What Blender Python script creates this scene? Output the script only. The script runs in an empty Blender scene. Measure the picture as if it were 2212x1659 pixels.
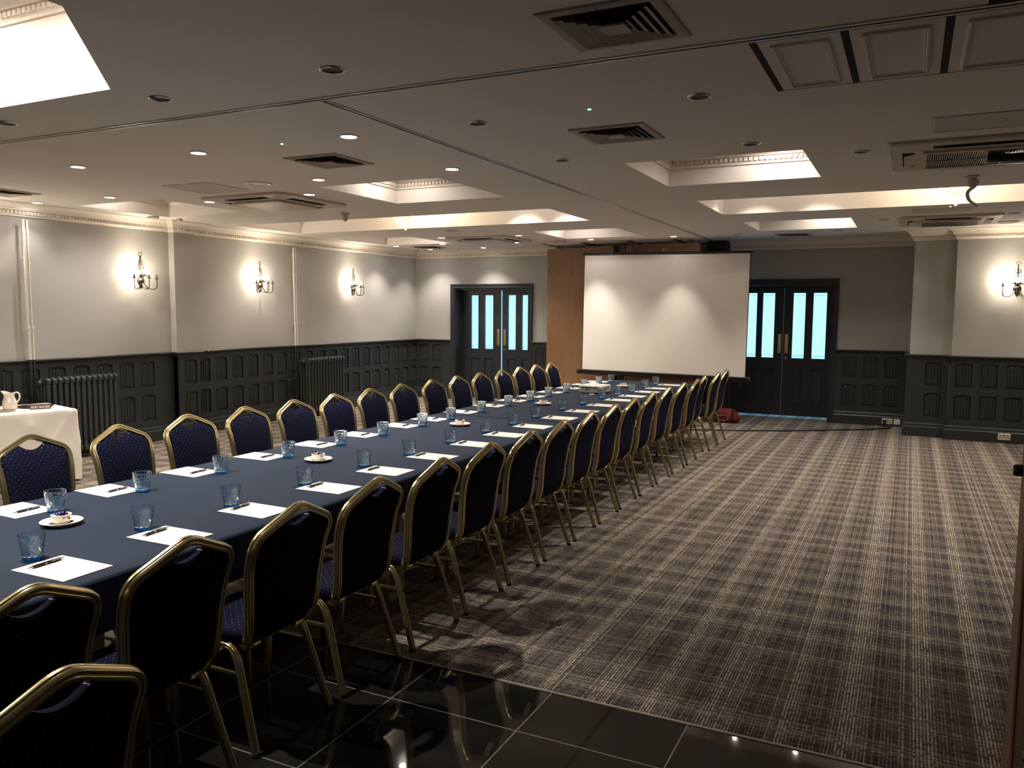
import bpy, math, random
from mathutils import Vector, Matrix
random.seed(7)
R = math.radians
scene = bpy.context.scene
COL = scene.collection

# ------------------------------------------------------------------ camera, world, exposure
cam_d = bpy.data.cameras.new('camera'); cam = bpy.data.objects.new('camera', cam_d); COL.objects.link(cam)
cam_d.sensor_width = 36.0; cam_d.lens = 36.0 * 1746.0 / 2212.0; cam_d.clip_start = 0.05; cam_d.clip_end = 200
yaw, pit, rol = 0.45714202, -0.09189277, 0.00616355
fw = Vector((-math.sin(yaw)*math.cos(pit), math.cos(yaw)*math.cos(pit), math.sin(pit)))
rt = Vector((math.cos(yaw), math.sin(yaw), 0)); up = rt.cross(fw)
r_ = rt*math.cos(rol) + up*math.sin(rol); u_ = -rt*math.sin(rol) + up*math.cos(rol)
cam.matrix_world = Matrix(((r_.x, u_.x, -fw.x, 0), (r_.y, u_.y, -fw.y, 0), (r_.z, u_.z, -fw.z, 1.75), (0, 0, 0, 1)))
scene.camera = cam
world = bpy.data.worlds.new('sky'); scene.world = world; world.use_nodes = True
world.node_tree.nodes['Background'].inputs[0].default_value = (0.27, 0.62, 1.0, 1)
world.node_tree.nodes['Background'].inputs[1].default_value = 1.4
vs = scene.view_settings
vs.view_transform = 'Standard'; vs.look = 'None'; vs.gamma = 1.0; vs.use_curve_mapping = False
vs.exposure = 1.0
P_SPOT = 64.0        # ceiling downlights
P_COF = 46.0         # small lamps inside the coffers
P_SCONCE = 70.0
P_CHAND = 18.0
C_WHITE = (1.0, 0.905, 0.80); C_WARM = (1.0, 0.86, 0.66)

# ------------------------------------------------------------------ materials
def lin(c):
    return tuple(((x/255)/12.92 if x/255 <= 0.04045 else ((x/255+0.055)/1.055)**2.4) for x in c)
def mat(name, col, rough=0.6, metal=0.0, spec=0.5, emit=None, es=0.0, trans=0.0, ior=1.45, noise=0.0, nscale=20, bump=0.0, bscale=80, sheen=0.0, coat=0.0):
    m = bpy.data.materials.new(name); m.use_nodes = True
    nt = m.node_tree; b = nt.nodes['Principled BSDF']
    b.inputs['Base Color'].default_value = (*col, 1); b.inputs['Roughness'].default_value = rough
    b.inputs['Metallic'].default_value = metal; b.inputs['Specular IOR Level'].default_value = spec
    b.inputs['IOR'].default_value = ior; b.inputs['Transmission Weight'].default_value = trans
    b.inputs['Sheen Weight'].default_value = sheen; b.inputs['Coat Weight'].default_value = coat
    if emit: b.inputs['Emission Color'].default_value = (*emit, 1); b.inputs['Emission Strength'].default_value = es
    if noise > 0 or bump > 0:
        tc = nt.nodes.new('ShaderNodeTexCoord')
    if noise > 0:
        n = nt.nodes.new('ShaderNodeTexNoise'); n.inputs['Scale'].default_value = nscale; n.inputs['Detail'].default_value = 4
        nt.links.new(tc.outputs['Object'], n.inputs['Vector'])
        mx = nt.nodes.new('ShaderNodeMix'); mx.data_type = 'RGBA'
        mx.inputs['A'].default_value = (*[c*(1-noise) for c in col], 1); mx.inputs['B'].default_value = (*[min(1, c*(1+noise)) for c in col], 1)
        nt.links.new(n.outputs['Fac'], mx.inputs['Factor']); nt.links.new(mx.outputs['Result'], b.inputs['Base Color'])
    if bump > 0:
        n2 = nt.nodes.new('ShaderNodeTexNoise'); n2.inputs['Scale'].default_value = bscale; n2.inputs['Detail'].default_value = 3
        nt.links.new(tc.outputs['Object'], n2.inputs['Vector'])
        bp = nt.nodes.new('ShaderNodeBump'); bp.inputs['Strength'].default_value = bump; bp.inputs['Distance'].default_value = 0.004
        nt.links.new(n2.outputs['Fac'], bp.inputs['Height']); nt.links.new(bp.outputs['Normal'], b.inputs['Normal'])
    return m
class NG:      # tiny math-node helper
    def __init__(s, m): s.nt = m.node_tree
    def m(s, op, a, b=None, c=None, clamp=False):
        n = s.nt.nodes.new('ShaderNodeMath'); n.operation = op; n.use_clamp = clamp
        for i, v in enumerate((a, b, c)):
            if v is None: continue
            if isinstance(v, (int, float)): n.inputs[i].default_value = v
            else: s.nt.links.new(v, n.inputs[i])
        return n.outputs[0]
    def xyz(s, kind='Object'):
        tc = s.nt.nodes.new('ShaderNodeTexCoord'); sp = s.nt.nodes.new('ShaderNodeSeparateXYZ')
        s.nt.links.new(tc.outputs[kind], sp.inputs[0]); return sp.outputs
    def comb(s, x, y, z=0.0):
        n = s.nt.nodes.new('ShaderNodeCombineXYZ')
        for i, v in enumerate((x, y, z)):
            if isinstance(v, (int, float)): n.inputs[i].default_value = v
            else: s.nt.links.new(v, n.inputs[i])
        return n.outputs[0]
    def noise(s, vec, scale=1.0, detail=2.0, rough=0.5):
        n = s.nt.nodes.new('ShaderNodeTexNoise'); n.inputs['Scale'].default_value = scale
        n.inputs['Detail'].default_value = detail; n.inputs['Roughness'].default_value = rough
        s.nt.links.new(vec, n.inputs['Vector']); return n.outputs['Fac']
    def mix(s, f, a, b):
        n = s.nt.nodes.new('ShaderNodeMix'); n.data_type = 'RGBA'
        if isinstance(f, (int, float)): n.inputs['Factor'].default_value = f
        else: s.nt.links.new(f, n.inputs['Factor'])
        for k, v in (('A', a), ('B', b)):
            if isinstance(v, tuple): n.inputs[k].default_value = (*v, 1)
            else: s.nt.links.new(v, n.inputs[k])
        return n.outputs['Result']
    def sstep(s, v, lo, hi):
        n = s.nt.nodes.new('ShaderNodeMapRange'); n.interpolation_type = 'SMOOTHSTEP'
        n.inputs['From Min'].default_value = lo; n.inputs['From Max'].default_value = hi
        s.nt.links.new(v, n.inputs['Value']); return n.outputs['Result']

M = {}
M['ceil'] = mat('ceiling_paint', lin((222, 214, 206)), 0.85, noise=0.02, nscale=3)
M['cornice'] = mat('cornice_paint', lin((222, 212, 200)), 0.7)
M['wall'] = mat('wall_paint', lin((168, 166, 162)), 0.8, noise=0.02, nscale=2)
M['dado'] = mat('dark_panel_paint', lin((45, 48, 48)), 0.42, bump=0.12, bscale=30)
M['door'] = mat('dark_door_paint', lin((40, 43, 47)), 0.4)
M['white_metal'] = mat('white_enamel', lin((215, 208, 198)), 0.4)
M['cream'] = mat('cream_plastic', lin((196, 184, 168)), 0.5)
M['chrome'] = mat('chrome', (0.7, 0.7, 0.7), 0.15, 1.0)
M['alu'] = mat('aluminium', (0.55, 0.53, 0.50), 0.3, 1.0)
M['black'] = mat('black_plastic', (0.012, 0.012, 0.013), 0.35)
M['slot'] = mat('black_void', (0.006, 0.006, 0.006), 0.9)
M['dark'] = mat('dark_gap', (0.02, 0.02, 0.02), 0.8)
M['brass'] = mat('brass', (0.75, 0.52, 0.22), 0.3, 1.0)
M['bronze'] = mat('dark_bronze', (0.16, 0.13, 0.11), 0.28, 1.0)
M['porcelain'] = mat('white_porcelain', lin((232, 224, 212)), 0.15, coat=0.3)
M['whitecloth'] = mat('white_linen', lin((228, 220, 208)), 0.85, bump=0.15, bscale=9)
M['screen'] = mat('screen_fabric', lin((236, 230, 222)), 0.8)
M['radiator'] = mat('radiator_paint', lin((54, 56, 55)), 0.38)
M['lamp'] = mat('lamp_lens', (1, 1, 1), 0.5, emit=(1.0, 0.96, 0.9), es=32)
M['lampoff'] = mat('unlit_lamp_lens', lin((16, 15, 14)), 0.5)
M['bulb'] = mat('glowing_bulb', (1, 1, 1), 0.5, emit=(1.0, 0.90, 0.70), es=60)
M['crystal'] = mat('crystal', (1.0, 0.86, 0.66), 0.05, trans=0.7, ior=1.5, emit=(1.0, 0.66, 0.32), es=0.7)  # weak warm emission puts the bulbs' glow into the crystal itself
M['led'] = mat('green_led', (0.1, 1, 0.4), 0.5, emit=(0.12, 1.0, 0.45), es=12)
M['grille'] = mat('grille_metal', lin((158, 146, 132)), 0.5)
M['projector'] = mat('projector_shell', lin((226, 220, 212)), 0.4)
M['red'] = mat('red_canvas', lin((112, 24, 20)), 0.7, bump=0.3, bscale=25)
M['redwhite'] = mat('bag_print', lin((150, 120, 120)), 0.6)
M['sign'] = mat('maroon_sign', lin((92, 62, 62)), 0.4)
M['signtext'] = mat('sign_lettering', lin((235, 230, 225)), 0.5)
M['salmon'] = mat('salmon_glaze', lin((226, 140, 100)), 0.3)
M['wood_dark'] = mat('dark_stained_edge', lin((66, 42, 28)), 0.45, noise=0.2, nscale=12)
M['wood_edge'] = mat('brown_edge', lin((104, 76, 54)), 0.5, noise=0.12, nscale=14)
M['tabletop'] = mat('table_board', lin((120, 98, 74)), 0.6)
M['tableleg'] = mat('table_leg_metal', lin((170, 150, 120)), 0.4)
M['rubber'] = mat('rubber', (0.01, 0.01, 0.01), 0.7)
M['patch'] = mat('ceiling_patch', lin((196, 186, 176)), 0.8)
M['doily'] = mat('dark_doily', lin((38, 34, 36)), 0.8)
for i, c in enumerate(((150, 20, 36), (30, 70, 170), (40, 30, 60), (196, 150, 60), (110, 190, 220), (90, 30, 110))):
    M['sweet%d' % i] = mat('sweet_foil_%s' % ('red', 'blue', 'plum', 'gold', 'sky', 'violet')[i], lin(c), 0.22, 0.55)
# gold anodised tube
M['gold'] = mat('gold_tube', (0.54, 0.45, 0.24), 0.24, 0.92, noise=0.04, nscale=9)
# curtain: thin translucent net
m = bpy.data.materials.new('door_curtain'); m.use_nodes = True; nt = m.node_tree; nt.nodes.clear()
o = nt.nodes.new('ShaderNodeOutputMaterial'); t = nt.nodes.new('ShaderNodeBsdfTranslucent'); t.inputs[0].default_value = (1.0, 1.0, 0.96, 1)
tr = nt.nodes.new('ShaderNodeBsdfTransparent'); mx = nt.nodes.new('ShaderNodeMixShader'); mx.inputs[0].default_value = 0.35
nt.links.new(t.outputs[0], mx.inputs[1]); nt.links.new(tr.outputs[0], mx.inputs[2]); nt.links.new(mx.outputs[0], o.inputs[0]); M['curtain'] = m; CURT = (m, mx, t)
# table glass: clear-tinted
def glassmat(name, col, mixf):
    m = bpy.data.materials.new(name); m.use_nodes = True; nt = m.node_tree; nt.nodes.clear()
    o = nt.nodes.new('ShaderNodeOutputMaterial'); g = nt.nodes.new('ShaderNodeBsdfGlass'); g.inputs['Color'].default_value = (*col, 1)
    g.inputs['Roughness'].default_value = 0.03; g.inputs['IOR'].default_value = 1.48
    t = nt.nodes.new('ShaderNodeBsdfTransparent'); t.inputs[0].default_value = (*col, 1)
    mx = nt.nodes.new('ShaderNodeMixShader'); mx.inputs[0].default_value = mixf
    nt.links.new(g.outputs[0], mx.inputs[1]); nt.links.new(t.outputs[0], mx.inputs[2]); nt.links.new(mx.outputs[0], o.inputs[0]); return m
M['glass'] = glassmat('tumbler_glass', (0.91, 0.97, 1.0), 0.05)
M['glassblue'] = glassmat('blue_glass', (0.22, 0.64, 1.0), 0.3)
M['pane'] = glassmat('window_glass', (0.96, 0.99, 1.0), 0.8)
g = NG(CURT[0]); p = g.xyz(); f_ = g.noise(g.comb(g.m('MULTIPLY', p[0], 38), p[1], g.m('MULTIPLY', p[2], 2.2)), 1.0, 3)
CURT[0].node_tree.links.new(g.m('MULTIPLY', g.sstep(f_, 0.35, 0.65), 0.7), CURT[1].inputs[0])
CURT[0].node_tree.links.new(g.mix(g.sstep(f_, 0.35, 0.6), (1.0, 1.0, 0.98), (0.80, 0.92, 1.0)), CURT[2].inputs[0])
# dotted navy fabric, UV in metres
m = mat('navy_dotted_fabric', lin((14, 16, 36)), 0.9, sheen=0.0, spec=0.08); g = NG(m); M['fabric'] = m
uv = g.xyz('UV'); s = 0.033
def dots(ox, oy):
    fx = g.m('SUBTRACT', g.m('FRACT', g.m('ADD', g.m('DIVIDE', uv[0], s), ox)), 0.5)
    fy = g.m('SUBTRACT', g.m('FRACT', g.m('ADD', g.m('DIVIDE', uv[1], s*1.1), oy)), 0.5)
    d = g.m('SQRT', g.m('ADD', g.m('MULTIPLY', fx, fx), g.m('MULTIPLY', fy, fy)))
    return g.m('LESS_THAN', d, 0.041)
dd = g.m('MAXIMUM', dots(10.0, 10.0), dots(10.5, 10.5))
m.node_tree.links.new(g.mix(dd, lin((14, 16, 36)), lin((150, 150, 168))), m.node_tree.nodes['Principled BSDF'].inputs['Base Color'])
# navy table linen
m = mat('navy_linen', lin((66, 78, 104)), 0.85, spec=0.25); g = NG(m); M['navy'] = m; p = g.xyz()
n1 = g.noise(g.comb(g.m('MULTIPLY', p[0], 2.2), g.m('MULTIPLY', p[1], 1.2), p[2]), 1.0, 5)
m.node_tree.links.new(g.mix(n1, lin((25, 35, 52)), lin((34, 45, 64))), m.node_tree.nodes['Principled BSDF'].inputs['Base Color'])
bp = m.node_tree.nodes.new('ShaderNodeBump'); bp.inputs['Strength'].default_value = 0.25; bp.inputs['Distance'].default_value = 0.01
m.node_tree.links.new(g.noise(g.comb(g.m('MULTIPLY', p[0], 5), g.m('MULTIPLY', p[1], 2.5), g.m('MULTIPLY', p[2], 3)), 1.0, 4), bp.inputs['Height'])
m.node_tree.links.new(bp.outputs[0], m.node_tree.nodes['Principled BSDF'].inputs['Normal'])
# carpet: woven plaid
m = mat('plaid_carpet', (0.1, 0.1, 0.1), 0.95, spec=0.1); g = NG(m); M['carpet'] = m; p = g.xyz()
def band(v, per, off, lo, hi):
    return g.sstep(g.m('ABSOLUTE', g.m('SUBTRACT', g.m('FRACT', g.m('ADD', g.m('DIVIDE', v, per), off)), 0.5)), hi, lo)
bx = band(p[0], 0.262, 20.1, 0.14, 0.36); by = band(p[1], 0.262, 20.3, 0.10, 0.40)
def threads(v, w, per, seed, lo, hi):      # fine parallel yarns, each with its own strength, broken along its length
    idx = g.m('FLOOR', g.m('DIVIDE', v, per))
    wn = g.nt.nodes.new('ShaderNodeTexWhiteNoise'); wn.noise_dimensions = '1D'; g.nt.links.new(g.m('ADD', idx, seed), wn.inputs['W']); own = wn.outputs['Value']
    fr = g.m('ABSOLUTE', g.m('SUBTRACT', g.m('FRACT', g.m('DIVIDE', v, per)), 0.5))
    ln = g.sstep(fr, 0.34, 0.12)
    dash = g.sstep(g.noise(g.comb(g.m('MULTIPLY', v, 60), g.m('MULTIPLY', w, 38), seed), 1.0, 2), 0.30, 0.56)
    return g.m('MULTIPLY', g.m('MULTIPLY', ln, g.sstep(own, lo, hi)), dash)
tx = threads(p[0], p[1], 0.0135, 3.7, -0.05, 0.75); ty = threads(p[1], p[0], 0.0135, 9.1, 0.05, 0.95)
thr_x = g.m('MULTIPLY', tx, g.m('ADD', g.m('MULTIPLY', bx, 0.52), 0.30))
thr_y = g.m('MULTIPLY', ty, g.m('ADD', g.m('MULTIPLY', by, 0.42), 0.20))
thr = g.m('MINIMUM', g.m('ADD', thr_x, thr_y), 1.0)
big = g.noise(g.comb(g.m('MULTIPLY', p[0], 1.5), g.m('MULTIPLY', p[1], 1.5)), 1.0, 2)
irr = g.noise(g.comb(g.m('MULTIPLY', p[0], 6), g.m('MULTIPLY', p[1], 9)), 1.0, 3)
base = g.mix(g.m('MULTIPLY', g.m('MULTIPLY', by, irr), 0.9), lin((60, 54, 55)), lin((90, 81, 75)))
base = g.mix(g.m('MULTIPLY', bx, 0.22), base, lin((112, 102, 94)))
thc = g.mix(big, lin((206, 192, 170)), lin((192, 180, 166)))
m.node_tree.links.new(g.mix(thr, base, thc), m.node_tree.nodes['Principled BSDF'].inputs['Base Color'])
bp = m.node_tree.nodes.new('ShaderNodeBump'); bp.inputs['Strength'].default_value = 0.5; bp.inputs['Distance'].default_value = 0.003
m.node_tree.links.new(g.noise(g.comb(g.m('MULTIPLY', p[0], 260), g.m('MULTIPLY', p[1], 260)), 1.0, 1), bp.inputs['Height'])
m.node_tree.links.new(bp.outputs[0], m.node_tree.nodes['Principled BSDF'].inputs['Normal'])
# black polished tiles
m = mat('black_tile', (0.01, 0.01, 0.01), 0.06); g = NG(m); M['tile'] = m; p = g.xyz()
def line(v, o, per, w):
    f = g.m('ABSOLUTE', g.m('SUBTRACT', g.m('FRACT', g.m('ADD', g.m('DIVIDE', g.m('SUBTRACT', v, o), per), 50.5)), 0.5))
    return g.m('LESS_THAN', f, w/per/2)
gr = g.m('MAXIMUM', line(p[0], -1.40, 0.628, 0.006), line(p[1], 2.905, 0.628, 0.006))
cl = g.noise(g.comb(g.m('MULTIPLY', p[0], 2.5), g.m('MULTIPLY', p[1], 2.5)), 1.0, 5)
tb = g.mix(g.sstep(cl, 0.4, 0.7), (0.010, 0.009, 0.008), (0.020, 0.018, 0.016))
b = m.node_tree.nodes['Principled BSDF']
m.node_tree.links.new(g.mix(gr, tb, (0.16, 0.15, 0.14)), b.inputs['Base Color'])
m.node_tree.links.new(g.m('ADD', g.m('MULTIPLY', gr, 0.6), 0.035), b.inputs['Roughness'])
# oak veneer with knots
m = mat('oak_veneer', (0.3, 0.2, 0.1), 0.5); g = NG(m); M['oak'] = m; p = g.xyz()
gn = g.noise(g.comb(g.m('MULTIPLY', p[0], 26), g.m('MULTIPLY', p[1], 26), g.m('MULTIPLY', p[2], 1.3)), 1.0, 5, 0.6)
wd = g.noise(g.comb(g.m('MULTIPLY', p[0], 5), p[1], g.m('MULTIPLY', p[2], 0.5)), 1.0, 2)
kn = g.sstep(g.noise(g.comb(g.m('MULTIPLY', p[0], 11), p[1], g.m('MULTIPLY', p[2], 3.6)), 1.0, 2, 0.6), 0.63, 0.74)
c1 = g.mix(gn, lin((112, 80, 54)), lin((152, 114, 80)))
c2 = g.mix(g.m('MULTIPLY', wd, 0.5), c1, lin((118, 84, 56)))
m.node_tree.links.new(g.mix(g.m('MULTIPLY', kn, 0.7), c2, lin((74, 42, 22))), m.node_tree.nodes['Principled BSDF'].inputs['Base Color'])
# writing paper with a faint printed heading line (UV in metres, heading near u=0)
m = mat('writing_paper', lin((226, 221, 212)), 0.7); g = NG(m); M['paper'] = m; uv = g.xyz('UV')
hx = g.m('LESS_THAN', g.m('ABSOLUTE', g.m('SUBTRACT', uv[0], 0.022)), 0.0016)
hy = g.m('LESS_THAN', g.m('ABSOLUTE', g.m('SUBTRACT', uv[1], 0.105)), 0.055)
hn = g.sstep(g.noise(g.comb(g.m('MULTIPLY', uv[1], 420), 0.0), 1.0, 1), 0.42, 0.5)
m.node_tree.links.new(g.mix(g.m('MULTIPLY', g.m('MULTIPLY', hx, hy), hn), lin((226, 221, 212)), lin((110, 130, 160))), m.node_tree.nodes['Principled BSDF'].inputs['Base Color'])

# ------------------------------------------------------------------ mesh builder
def empty(name, loc=(0, 0, 0), rz=0.0, parent=None):
    o = bpy.data.objects.new(name, None); COL.objects.link(o); o.location = loc; o.rotation_euler = (0, 0, rz)
    o.empty_display_size = 0.1
    if parent: o.parent = parent
    return o
def tag(o, label=None, cat=None, group=None, kind=None):
    if label: o['label'] = label
    if cat: o['category'] = cat
    if group: o['group'] = group
    if kind: o['kind'] = kind
    return o
def link_copy(o, parent=None):
    c = o.copy(); COL.objects.link(c)
    if parent: c.parent = parent
    for ch in list(o.children): link_copy(ch, c)
    return c
class MB:
    def __init__(s): s.v = []; s.f = []; s.uv = None; s.mi = []; s.cur = 0
    def add(s, vs, fs):
        k = len(s.v); s.v += [tuple(x) for x in vs]; s.f += [tuple(i+k for i in f) for f in fs]; s.mi += [s.cur]*len(fs)
    def quad(s, a, b, c, d): s.add([a, b, c, d], [(0, 1, 2, 3)])
    def box(s, lo, hi):
        x0, y0, z0 = lo; x1, y1, z1 = hi
        s.add([(x0,y0,z0),(x1,y0,z0),(x1,y1,z0),(x0,y1,z0),(x0,y0,z1),(x1,y0,z1),(x1,y1,z1),(x0,y1,z1)],
              [(3,2,1,0),(4,5,6,7),(0,1,5,4),(1,2,6,5),(2,3,7,6),(3,0,4,7)])
    def bbox(s, lo, hi, b=0.004):      # bevelled box (chamfered in plan and at top/bottom)
        x0, y0, z0 = lo; x1, y1, z1 = hi
        def ring(z, i):
            return [(x0+b+i,y0+i,z),(x1-b-i,y0+i,z),(x1-i,y0+b+i,z),(x1-i,y1-b-i,z),(x1-b-i,y1-i,z),(x0+b+i,y1-i,z),(x0+i,y1-b-i,z),(x0+i,y0+b+i,z)]
        rs = [ring(z0, b*0.7), ring(z0+b, 0), ring(z1-b, 0), ring(z1, b*0.7)]
        k = []; 
        for r in rs: k += r
        fs = []
        for j in range(3):
            for i in range(8): fs.append((j*8+i, j*8+(i+1)%8, (j+1)*8+(i+1)%8, (j+1)*8+i))
        fs += [tuple(range(7, -1, -1)), tuple(range(24, 32))]
        s.add(k, fs)
    def lathe(s, prof, n=24, c=(0, 0, 0), axis='z', cap0=True, cap1=True, mod=None):
        vs = []
        for j, (r, z) in enumerate(prof):
            for i in range(n):
                a = 2*math.pi*i/n; rr = r + (mod(a, z, j) if mod else 0)
                x, y = rr*math.cos(a), rr*math.sin(a)
                if axis == 'z': vs.append((c[0]+x, c[1]+y, c[2]+z))
                elif axis == 'y': vs.append((c[0]+x, c[1]+z, c[2]+y))
                else: vs.append((c[0]+z, c[1]+x, c[2]+y))
        fs = []
        for j in range(len(prof)-1):
            for i in range(n):
                q = (j*n+i, j*n+(i+1)%n, (j+1)*n+(i+1)%n, (j+1)*n+i)
                fs.append(q if axis != 'y' else q[::-1])
        if cap0: fs.append(tuple(range(n-1, -1, -1)) if axis != 'y' else tuple(range(n)))
        if cap1:
            t = tuple(range((len(prof)-1)*n, len(prof)*n)); fs.append(t if axis != 'y' else t[::-1])
        s.add(vs, fs)
    def tube(s, path, r=0.01, n=10, prof=None, binorm=None, closed=False, caps=True):
        P = [Vector(p) for p in path]; L = len(P)
        if prof is None: prof = [(r*math.cos(2*math.pi*i/n), r*math.sin(2*math.pi*i/n)) for i in range(n)]
        n = len(prof); vs = []; prevb = None
        for i in range(L):
            if closed: t = (P[(i+1) % L]-P[i-1])
            else: t = P[min(i+1, L-1)]-P[max(i-1, 0)]
            t.normalize()
            if binorm: b = Vector(binorm(P[i]) if callable(binorm) else binorm)
            elif prevb is not None: b = prevb
            else: b = Vector((0, 0, 1)) if abs(t.z) < 0.9 else Vector((0, 1, 0))
            b = (b - t*b.dot(t)).normalized(); prevb = b; nn = t.cross(b)
            for (a, c) in prof: vs.append(P[i]+nn*a+b*c)
        fs = []
        for j in range(L if closed else L-1):
            k = (j+1) % L
            for i in range(n): fs.append((j*n+i, k*n+i, k*n+(i+1)%n, j*n+(i+1)%n))
        if caps and not closed: fs += [tuple(range(n)), tuple(range((L-1)*n+n-1, (L-1)*n-1, -1))]
        s.add(vs, fs)
    def prism(s, poly, z0, z1):     # poly in xy, CCW
        n = len(poly); s.add([(x, y, z0) for x, y in poly]+[(x, y, z1) for x, y in poly],
            [tuple(range(n-1, -1, -1)), tuple(range(n, 2*n))]+[(i, (i+1)%n, n+(i+1)%n, n+i) for i in range(n)])
    def xf(s, mtx):
        s.v = [tuple(mtx @ Vector(v)) for v in s.v]; return s
    def build(s, name, m, parent=None, smooth=35, uvf=None):
        me = bpy.data.meshes.new(name); me.from_pydata(s.v, [], s.f); me.update()
        ms = m if isinstance(m, (list, tuple)) else [m]
        for x in ms: me.materials.append(M[x] if isinstance(x, str) else x)
        if len(ms) > 1: me.polygons.foreach_set('material_index', s.mi)
        if uvf:
            ul = me.uv_layers.new(name='uv')
            for l in me.loops: ul.data[l.index].uv = uvf(me.vertices[l.vertex_index].co)
        if smooth:
            me.polygons.foreach_set('use_smooth', [True]*len(me.polygons)); me.set_sharp_from_angle(angle=R(smooth))
        o = bpy.data.objects.new(name, me); COL.objects.link(o)
        if parent: o.parent = parent
        return o
def structure(mb, name, m, smooth=0, parent=None):
    o = mb.build(name, m, parent, smooth=smooth)
    if not parent: o['kind'] = 'structure'
    return o
def fillet(pts, rad, seg=6):       # round the corners of a 3-D polyline; rad per inner vertex or scalar
    out = [Vector(pts[0])]
    for i in range(1, len(pts)-1):
        a, b, c = Vector(pts[i-1]), Vector(pts[i]), Vector(pts[i+1]); r = rad[i-1] if isinstance(rad, (list, tuple)) else rad
        d1 = (a-b); d2 = (c-b); r = min(r, d1.length*0.48, d2.length*0.48)
        p0 = b+d1.normalized()*r; p1 = b+d2.normalized()*r
        for k in range(seg+1):
            t = k/seg; out.append(p0*(1-t)**2 + b*2*t*(1-t) + p1*t*t)
    out.append(Vector(pts[-1])); return out
ORD = ['first', 'second', 'third', 'fourth', 'fifth', 'sixth', 'seventh', 'eighth', 'ninth', 'tenth', 'eleventh', 'twelfth', 'thirteenth',
       'fourteenth', 'fifteenth', 'sixteenth', 'seventeenth', 'eighteenth', 'nineteenth', 'twentieth']
def spot(parent, loc, power, cone=R(95), blend=0.8, col=C_WHITE, size=0.03, name='lamp_light'):
    l = bpy.data.lights.new(name, 'SPOT'); l.energy = power; l.spot_size = cone; l.spot_blend = blend; l.color = col; l.shadow_soft_size = size
    o = bpy.data.objects.new(name, l); COL.objects.link(o); o.parent = parent; o.location = loc; return o
def point(parent, loc, power, col=C_WARM, size=0.03, name='bulb_light'):
    l = bpy.data.lights.new(name, 'POINT'); l.energy = power; l.color = col; l.shadow_soft_size = size
    o = bpy.data.objects.new(name, l); COL.objects.link(o); o.parent = parent; o.location = loc; return o

# ------------------------------------------------------------------ room shell
XL, XR, YB, YF, ZC = -8.85, 4.0, 13.65, -3.0, 2.88
mb = MB(); mb.box((XL-0.2, 3.285, -0.12), (XR+0.2, 14.4, 0)); structure(mb, 'floor', 'carpet')
mb = MB(); mb.box((XL-0.2, YF-0.2, -0.12), (XR+0.2, 3.285, 0)); structure(mb, 'floor', 'tile')
mb = MB(); mb.box((XL, 3.279, 0), (XR, 3.291, 0.004)); structure(mb, 'trim_1', 'grille')
mb = MB(); mb.box((XL-0.2, YF, 0), (XL, YB, 3.6)); mb.box((XL, 7.68, 0), (XL+0.10, 8.03, ZC)); structure(mb, 'wall_left', 'wall')
mb = MB(); mb.box((XL-0.2, YF-0.2, 0), (XR+0.2, YF, 3.6)); structure(mb, 'wall_front', 'wall')
mb = MB(); mb.box((XR, YF, 0), (XR+0.2, 12.62, 3.6)); structure(mb, 'wall_right', 'wall')
mb = MB()      # back wall around the two door openings, then the chimney-breast steps at its right
D1 = (-7.95, -6.38, 2.14); D2 = (-2.66, -1.12, 2.17); YW = YB+0.30
mb.box((XL-0.2, YB, 0), (D1[0], YW, 3.6)); mb.box((D1[1], YB, 0), (D2[0], YW, 3.6)); mb.box((D2[1], YB, 0), (0.0, YW, 3.6))
mb.box((D1[0], YB, D1[2]), (D1[1], YW, 3.6)); mb.box((D2[0], YB, D2[2]), (D2[1], YW, 3.6))
mb.box((0.0, 12.72, 0), (0.52, YW, 3.6)); mb.box((0.52, 12.62, 0), (XR+0.2, YW, 3.6))
structure(mb, 'wall_back', 'wall')

# ceiling: sheet with rectangular openings
COFF = {   # name: (x0,x1,y0,y1,top)
    'L1': (-8.45, -7.15, 6.1, 7.35, 3.17), 'L2': (-5.03, -3.72, 6.1, 7.40, 3.17), 'L3': (-8.40, -3.71, 8.45, 9.75, 3.46),
    'L4': (-5.0, -3.72, 10.8, 12.1, 3.17), 'L5': (-8.50, -7.14, 10.85, 12.15, 3.17),
    'R1': (-2.05, -0.74, 6.1, 7.38, 3.17), 'R2': (-2.05, 2.65, 8.47, 9.78, 3.46), 'R3': (-1.99, -0.71, 10.7, 11.96, 3.17),
    'R4': (1.3, 2.6, 6.1, 7.38, 3.17), 'R5': (1.3, 2.6, 10.7, 11.96, 3.17), 'C1': (-6.60, -2.93, 0.30, 2.96, 3.46)}
POCK = (-0.67, 1.20, 3.60, 4.44)
xs = sorted({XL, XR} | {v for c in COFF.values() for v in c[:2]}); ys = sorted({YF, YB} | {v for c in COFF.values() for v in c[2:4]})
mb = MB()
for i in range(len(xs)-1):
    for j in range(len(ys)-1):
        cx, cy = (xs[i]+xs[i+1])/2, (ys[j]+ys[j+1])/2
        if any(c[0] < cx < c[1] and c[2] < cy < c[3] for c in COFF.values()): continue
        mb.quad((xs[i], ys[j], ZC), (xs[i], ys[j+1], ZC), (xs[i+1], ys[j+1], ZC), (xs[i+1], ys[j], ZC))
CH = 0.87
def coffer_poly(k):
    x0, x1, y0, y1, zt = COFF[k]
    if k == 'C1': return [(x0+CH, y0), (x0, y0+CH), (x0, y1-CH), (x0+CH, y1), (x1-CH, y1), (x1, y1-CH), (x1, y0+CH), (x1-CH, y0)]
    return [(x0, y0), (x0, y1), (x1, y1), (x1, y0)]       # clockwise seen from above: interior on the right
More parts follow.
